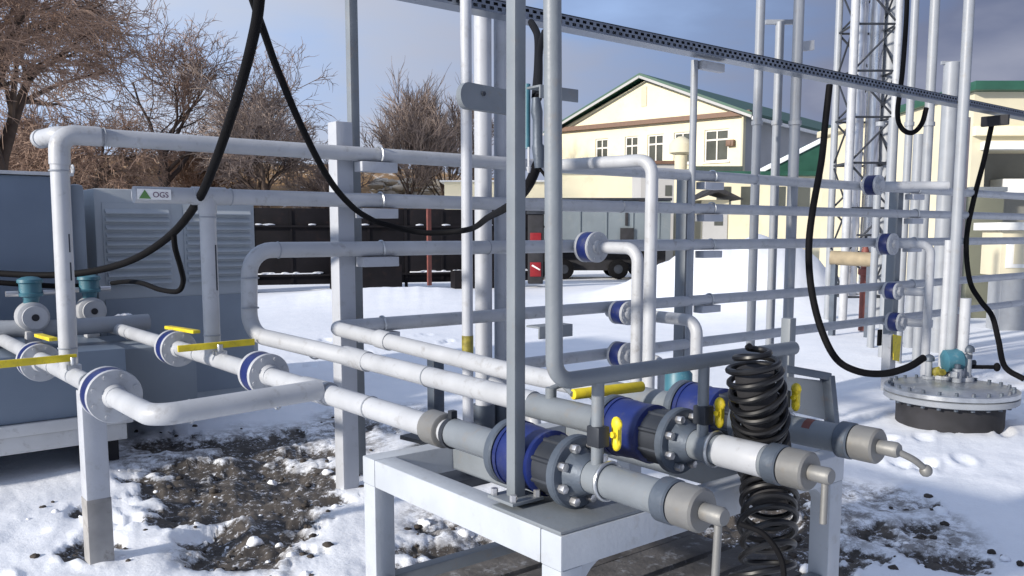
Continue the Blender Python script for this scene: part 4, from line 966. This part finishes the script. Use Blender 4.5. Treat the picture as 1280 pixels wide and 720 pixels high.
# pale rubble / far houses on the slope
mb = MB(); rnd = random.Random(9)
for _ in range(170):
    px = rnd.uniform(470, 556); py = rnd.uniform(226, 250); q = P(px, py, D=58+rnd.uniform(-4, 4)); s = rnd.choice((.1, .14, .2, .26, .4))
    mb.blob(q, s*1.4, s*1.4, s*.6, 4, .6, rnd)
single('rubble', mb, rubble_m, 'pale snow dusted rubble heaped on the slope left of the vent pipes', 'rubble', kind='stuff', ang=50)
# ================================================================== TREES
def tree(name, lab, base, H, r0, spread, seed, trunk_frac=.3, n1=6, droop=.0, up=.5, tw=.02, m_tw=twig, lean=(0, 0), levels=4, kids=(6, 6, 6, 5)):
    rnd = random.Random(seed); bt, bw = MB(), MB()
    def limb(mb, p, d, ln, r, seg, sides, bend, dr):
        pts = [p]; rs = [r]; d = d.normalized()
        for k in range(seg):
            d = (d + V(rnd.gauss(0, bend), rnd.gauss(0, bend), rnd.gauss(0, bend)*.7 - dr)).normalized()
            p = p + d*ln/seg; pts.append(p); rs.append(r*(1-(.35 if sides == 8 else .62)*(k+1)/seg))
        mb.rings(pts, rs, sides, False); return pts, rs, d
    def grow(p, d, ln, r, lv):
        mb = bt if lv <= 2 else bw
        pts, rs, d2 = limb(mb, p, d, ln, r, 5 if lv < 2 else 4 if lv < 3 else 3, 8 if lv == 0 else 6 if lv == 1 else 4 if lv == 2 else 3, .10 if lv == 0 else .17, droop*(.0 if lv < 1 else .35*lv) )
        if lv >= levels: return
        n = kids[lv]
        for k in range(n):
            t_ = (.35 + .65*(k+rnd.random())/n) if lv else (.55+.45*(k+rnd.random()*.7)/n)
            i = min(len(pts)-2, int(t_*(len(pts)-1))); f = t_*(len(pts)-1)-i
            q = pts[i].lerp(pts[i+1], min(1, f)); ax = (pts[i+1]-pts[i]).normalized()
            x, y = ortho(ax); a = rnd.random()*6.28 + k*2.4
            sp = rnd.uniform(.5, 1.0)*spread*(1.0 if lv else .9)
            nd = ax*math.cos(sp) + (x*math.cos(a)+y*math.sin(a))*math.sin(sp) + AZ*up*(.35 if lv < 2 else .12)
            rr = max(tw*.5, (rs[i]*(1-f)+rs[i+1]*f)*rnd.uniform(.42, .62)); 
            if lv >= 2: rr = tw*(1.0 if lv == 2 else .62)
            grow(q, nd, ln*rnd.uniform(.55, .85)*(1.15 if lv == 0 else .8), rr, lv+1)
    base = Vector(base)
    grow(base-AZ*.3, V(lean[0], lean[1], 1), H*trunk_frac, r0, 0)
    t = thing(name, lab, 'tree', base)
    part('trunk', bt, bark, t, ang=70); part('crown', bw, m_tw, t, ang=80)
b = P(16, 300, D=32); b.z = 0
tree('willow_tree', 'large bare tree with spreading brown twigs and dark forked trunk at top left', b, 24, .62, .85, 5, .27, droop=.05, up=.35, tw=.026, lean=(.10, -.12), levels=5, kids=(8, 8, 8, 7, 3))
b = P(-150, 300, D=42); b.z = 0
tree('willow_tree', 'bare brown tree mostly cut off by the left edge', b, 26, .5, .85, 12, .32, droop=.05, up=.35, tw=.03, levels=5, kids=(7, 7, 7, 6, 3))
b = P(190, 300, D=50); b.z = 0
tree('bare_tree', 'tall brown bare tree with hazy twigs reaching the top edge beside the big forked tree', b, 25, .34, .85, 55, .30, droop=.02, up=.5, tw=.03, levels=5, kids=(7, 7, 6, 6, 3))
b = P(335, 300, D=46); b.z = 0
tree('bare_tree', 'rounded bare tree between the two black cables', b, 15, .26, .75, 21, .30, up=.5, tw=.03, m_tw=twig2, levels=5, kids=(9, 8, 7, 5, 3))
b = P(515, 300, D=50); b.z = 0
tree('bare_tree', 'slim upright bare tree left of the vent pipes', b, 13.2, .16, .5, 33, .34, up=.95, tw=.026, m_tw=twig2, levels=4, kids=(9, 9, 8, 6))
b = P(552, 300, D=52); b.z = 0
tree('bare_tree', 'bushy upright bare tree touching the vent pipes', b, 13.8, .18, .5, 41, .32, up=.9, tw=.028, m_tw=twig2, levels=4, kids=(10, 9, 8, 6))
b = P(110, 300, D=44); b.z = 0
tree('bare_tree', 'low arching bare tree above the left cabinets', b, 15, .28, 1.0, 66, .28, droop=.06, up=.2, tw=.028, levels=5, kids=(8, 8, 7, 5, 3))
b = P(425, 300, D=54); b.z = 0
tree('bare_tree', 'small low tree behind the square white post', b, 10.5, .17, .8, 68, .3, up=.4, tw=.034, m_tw=twig2, levels=4, kids=(9, 8, 6, 5))
b = P(40, 300, D=58); b.z = 0
tree('bare_tree', 'far brown bare tree filling the gap behind the forked trunk', b, 20, .3, .95, 91, .24, up=.3, tw=.036, levels=5, kids=(9, 8, 7, 6, 3))
b = P(250, 300, D=60); b.z = 0
tree('bare_tree', 'far low brown tree behind the thickest black cable', b, 15, .26, .9, 97, .25, up=.35, tw=.036, levels=5, kids=(8, 8, 7, 5, 3))
# dry scrub on the slope
mb = MB(); rnd = random.Random(77)
for _ in range(520):
    px = rnd.uniform(-60, 560) if rnd.random() < .8 else rnd.uniform(560, 600); D = rnd.uniform(46, 68)
    q = P(px, 300, D=D); q.z = max(0, (D-46)/34*3.); h = rnd.uniform(.7, 2.4)*(1 if px < 450 else .5)
    for k in range(9):
        a = rnd.random()*6.28; e = q+V(math.cos(a)*h*.5*rnd.random(), math.sin(a)*h*.5*rnd.random(), h*rnd.uniform(.5, 1.))
        mid = q.lerp(e, .5)+V(rnd.gauss(0, .1), rnd.gauss(0, .1), .05)
        mb.rings([q, mid, e], [.045, .035, .012], 3, False)
single('dry_scrub', mb, straw, 'dry orange brown scrub and reeds on the slope behind the fence', 'scrub', kind='stuff', ang=80)
# ================================================================== LIGHT, SKY, CAMERA
SUN = V(-1, .03, .33).normalized()
el = math.asin(SUN.z); az = math.atan2(SUN.x, SUN.y)
sl = bpy.data.lights.new('sun', 'SUN'); sl.energy = 4.6; sl.angle = math.radians(2.5); sl.color = (1, .93, .83)
so = bpy.data.objects.new('sun', sl); COL.objects.link(so); so.rotation_euler = SUN.to_track_quat('Z', 'Y').to_euler()
wd = bpy.data.worlds.new('World'); S.world = wd; wd.use_nodes = True
nt = wd.node_tree; N = nt.nodes; L = nt.links
bg = N['Background']; out = N['World Output']
sky = N.new('ShaderNodeTexSky'); sky.sky_type = 'NISHITA'; sky.sun_disc = False; sky.sun_elevation = el; sky.sun_rotation = az
sky.air_density = 1.; sky.dust_density = .6; sky.ozone_density = 2.
L.new(sky.outputs[0], bg.inputs['Color']); bg.inputs['Strength'].default_value = .09
tc = N.new('ShaderNodeTexCoord')
mp = N.new('ShaderNodeMapping'); mp.inputs['Scale'].default_value = (1.0, 1.0, 3.0); mp.inputs['Location'].default_value = (.3, .1, .4)
L.new(tc.outputs['Generated'], mp.inputs['Vector'])
nz = N.new('ShaderNodeTexNoise'); nz.inputs['Scale'].default_value = 2.6; nz.inputs['Detail'].default_value = 8; nz.inputs['Roughness'].default_value = .48
L.new(mp.outputs['Vector'], nz.inputs['Vector'])
# cloud bank lies towards the right (+X, -Y) side of the sky
dp = N.new('ShaderNodeVectorMath'); dp.operation = 'DOT_PRODUCT'; L.new(tc.outputs['Generated'], dp.inputs[0]); dp.inputs[1].default_value = (RT.x, RT.y, -.15)
sm = mth('ADD', nz.outputs['Fac'], mth('MULTIPLY', dp.outputs['Value'], .55))
fac = mr(sm, .2, .6, .85, 1)
bg2 = N.new('ShaderNodeBackground'); cc = mixc(mr(sm, .24, .68), mixc(mr(nz.outputs['Fac'], .42, .64), (.37, .52, .84), (.70, .76, .88)), mixc(mr(nz.outputs['Fac'], .40, .62), (.10, .128, .225), (.285, .305, .395)))
L.new(cc, bg2.inputs['Color']); bg2.inputs['Strength'].default_value = 1.
mxs = N.new('ShaderNodeMixShader'); L.new(fac, mxs.inputs[0]); L.new(bg.outputs[0], mxs.inputs[1]); L.new(bg2.outputs[0], mxs.inputs[2])
L.new(mxs.outputs[0], out.inputs['Surface'])
cam = bpy.data.cameras.new('camera'); co = bpy.data.objects.new('camera', cam); COL.objects.link(co)
cam.sensor_width = 36; cam.lens = F/1280*36; cam.shift_y = (CY-360)/1280; cam.clip_start = .05; cam.clip_end = 3000
M = Matrix((RT, UP, -FW)).transposed(); co.rotation_euler = M.to_euler(); co.location = (0, 0, EYE)
S.camera = co
vs_ = S.view_settings; vs_.view_transform = 'Standard'; vs_.look = 'None'; vs_.gamma = 1; vs_.exposure = .25; vs_.use_curve_mapping = False
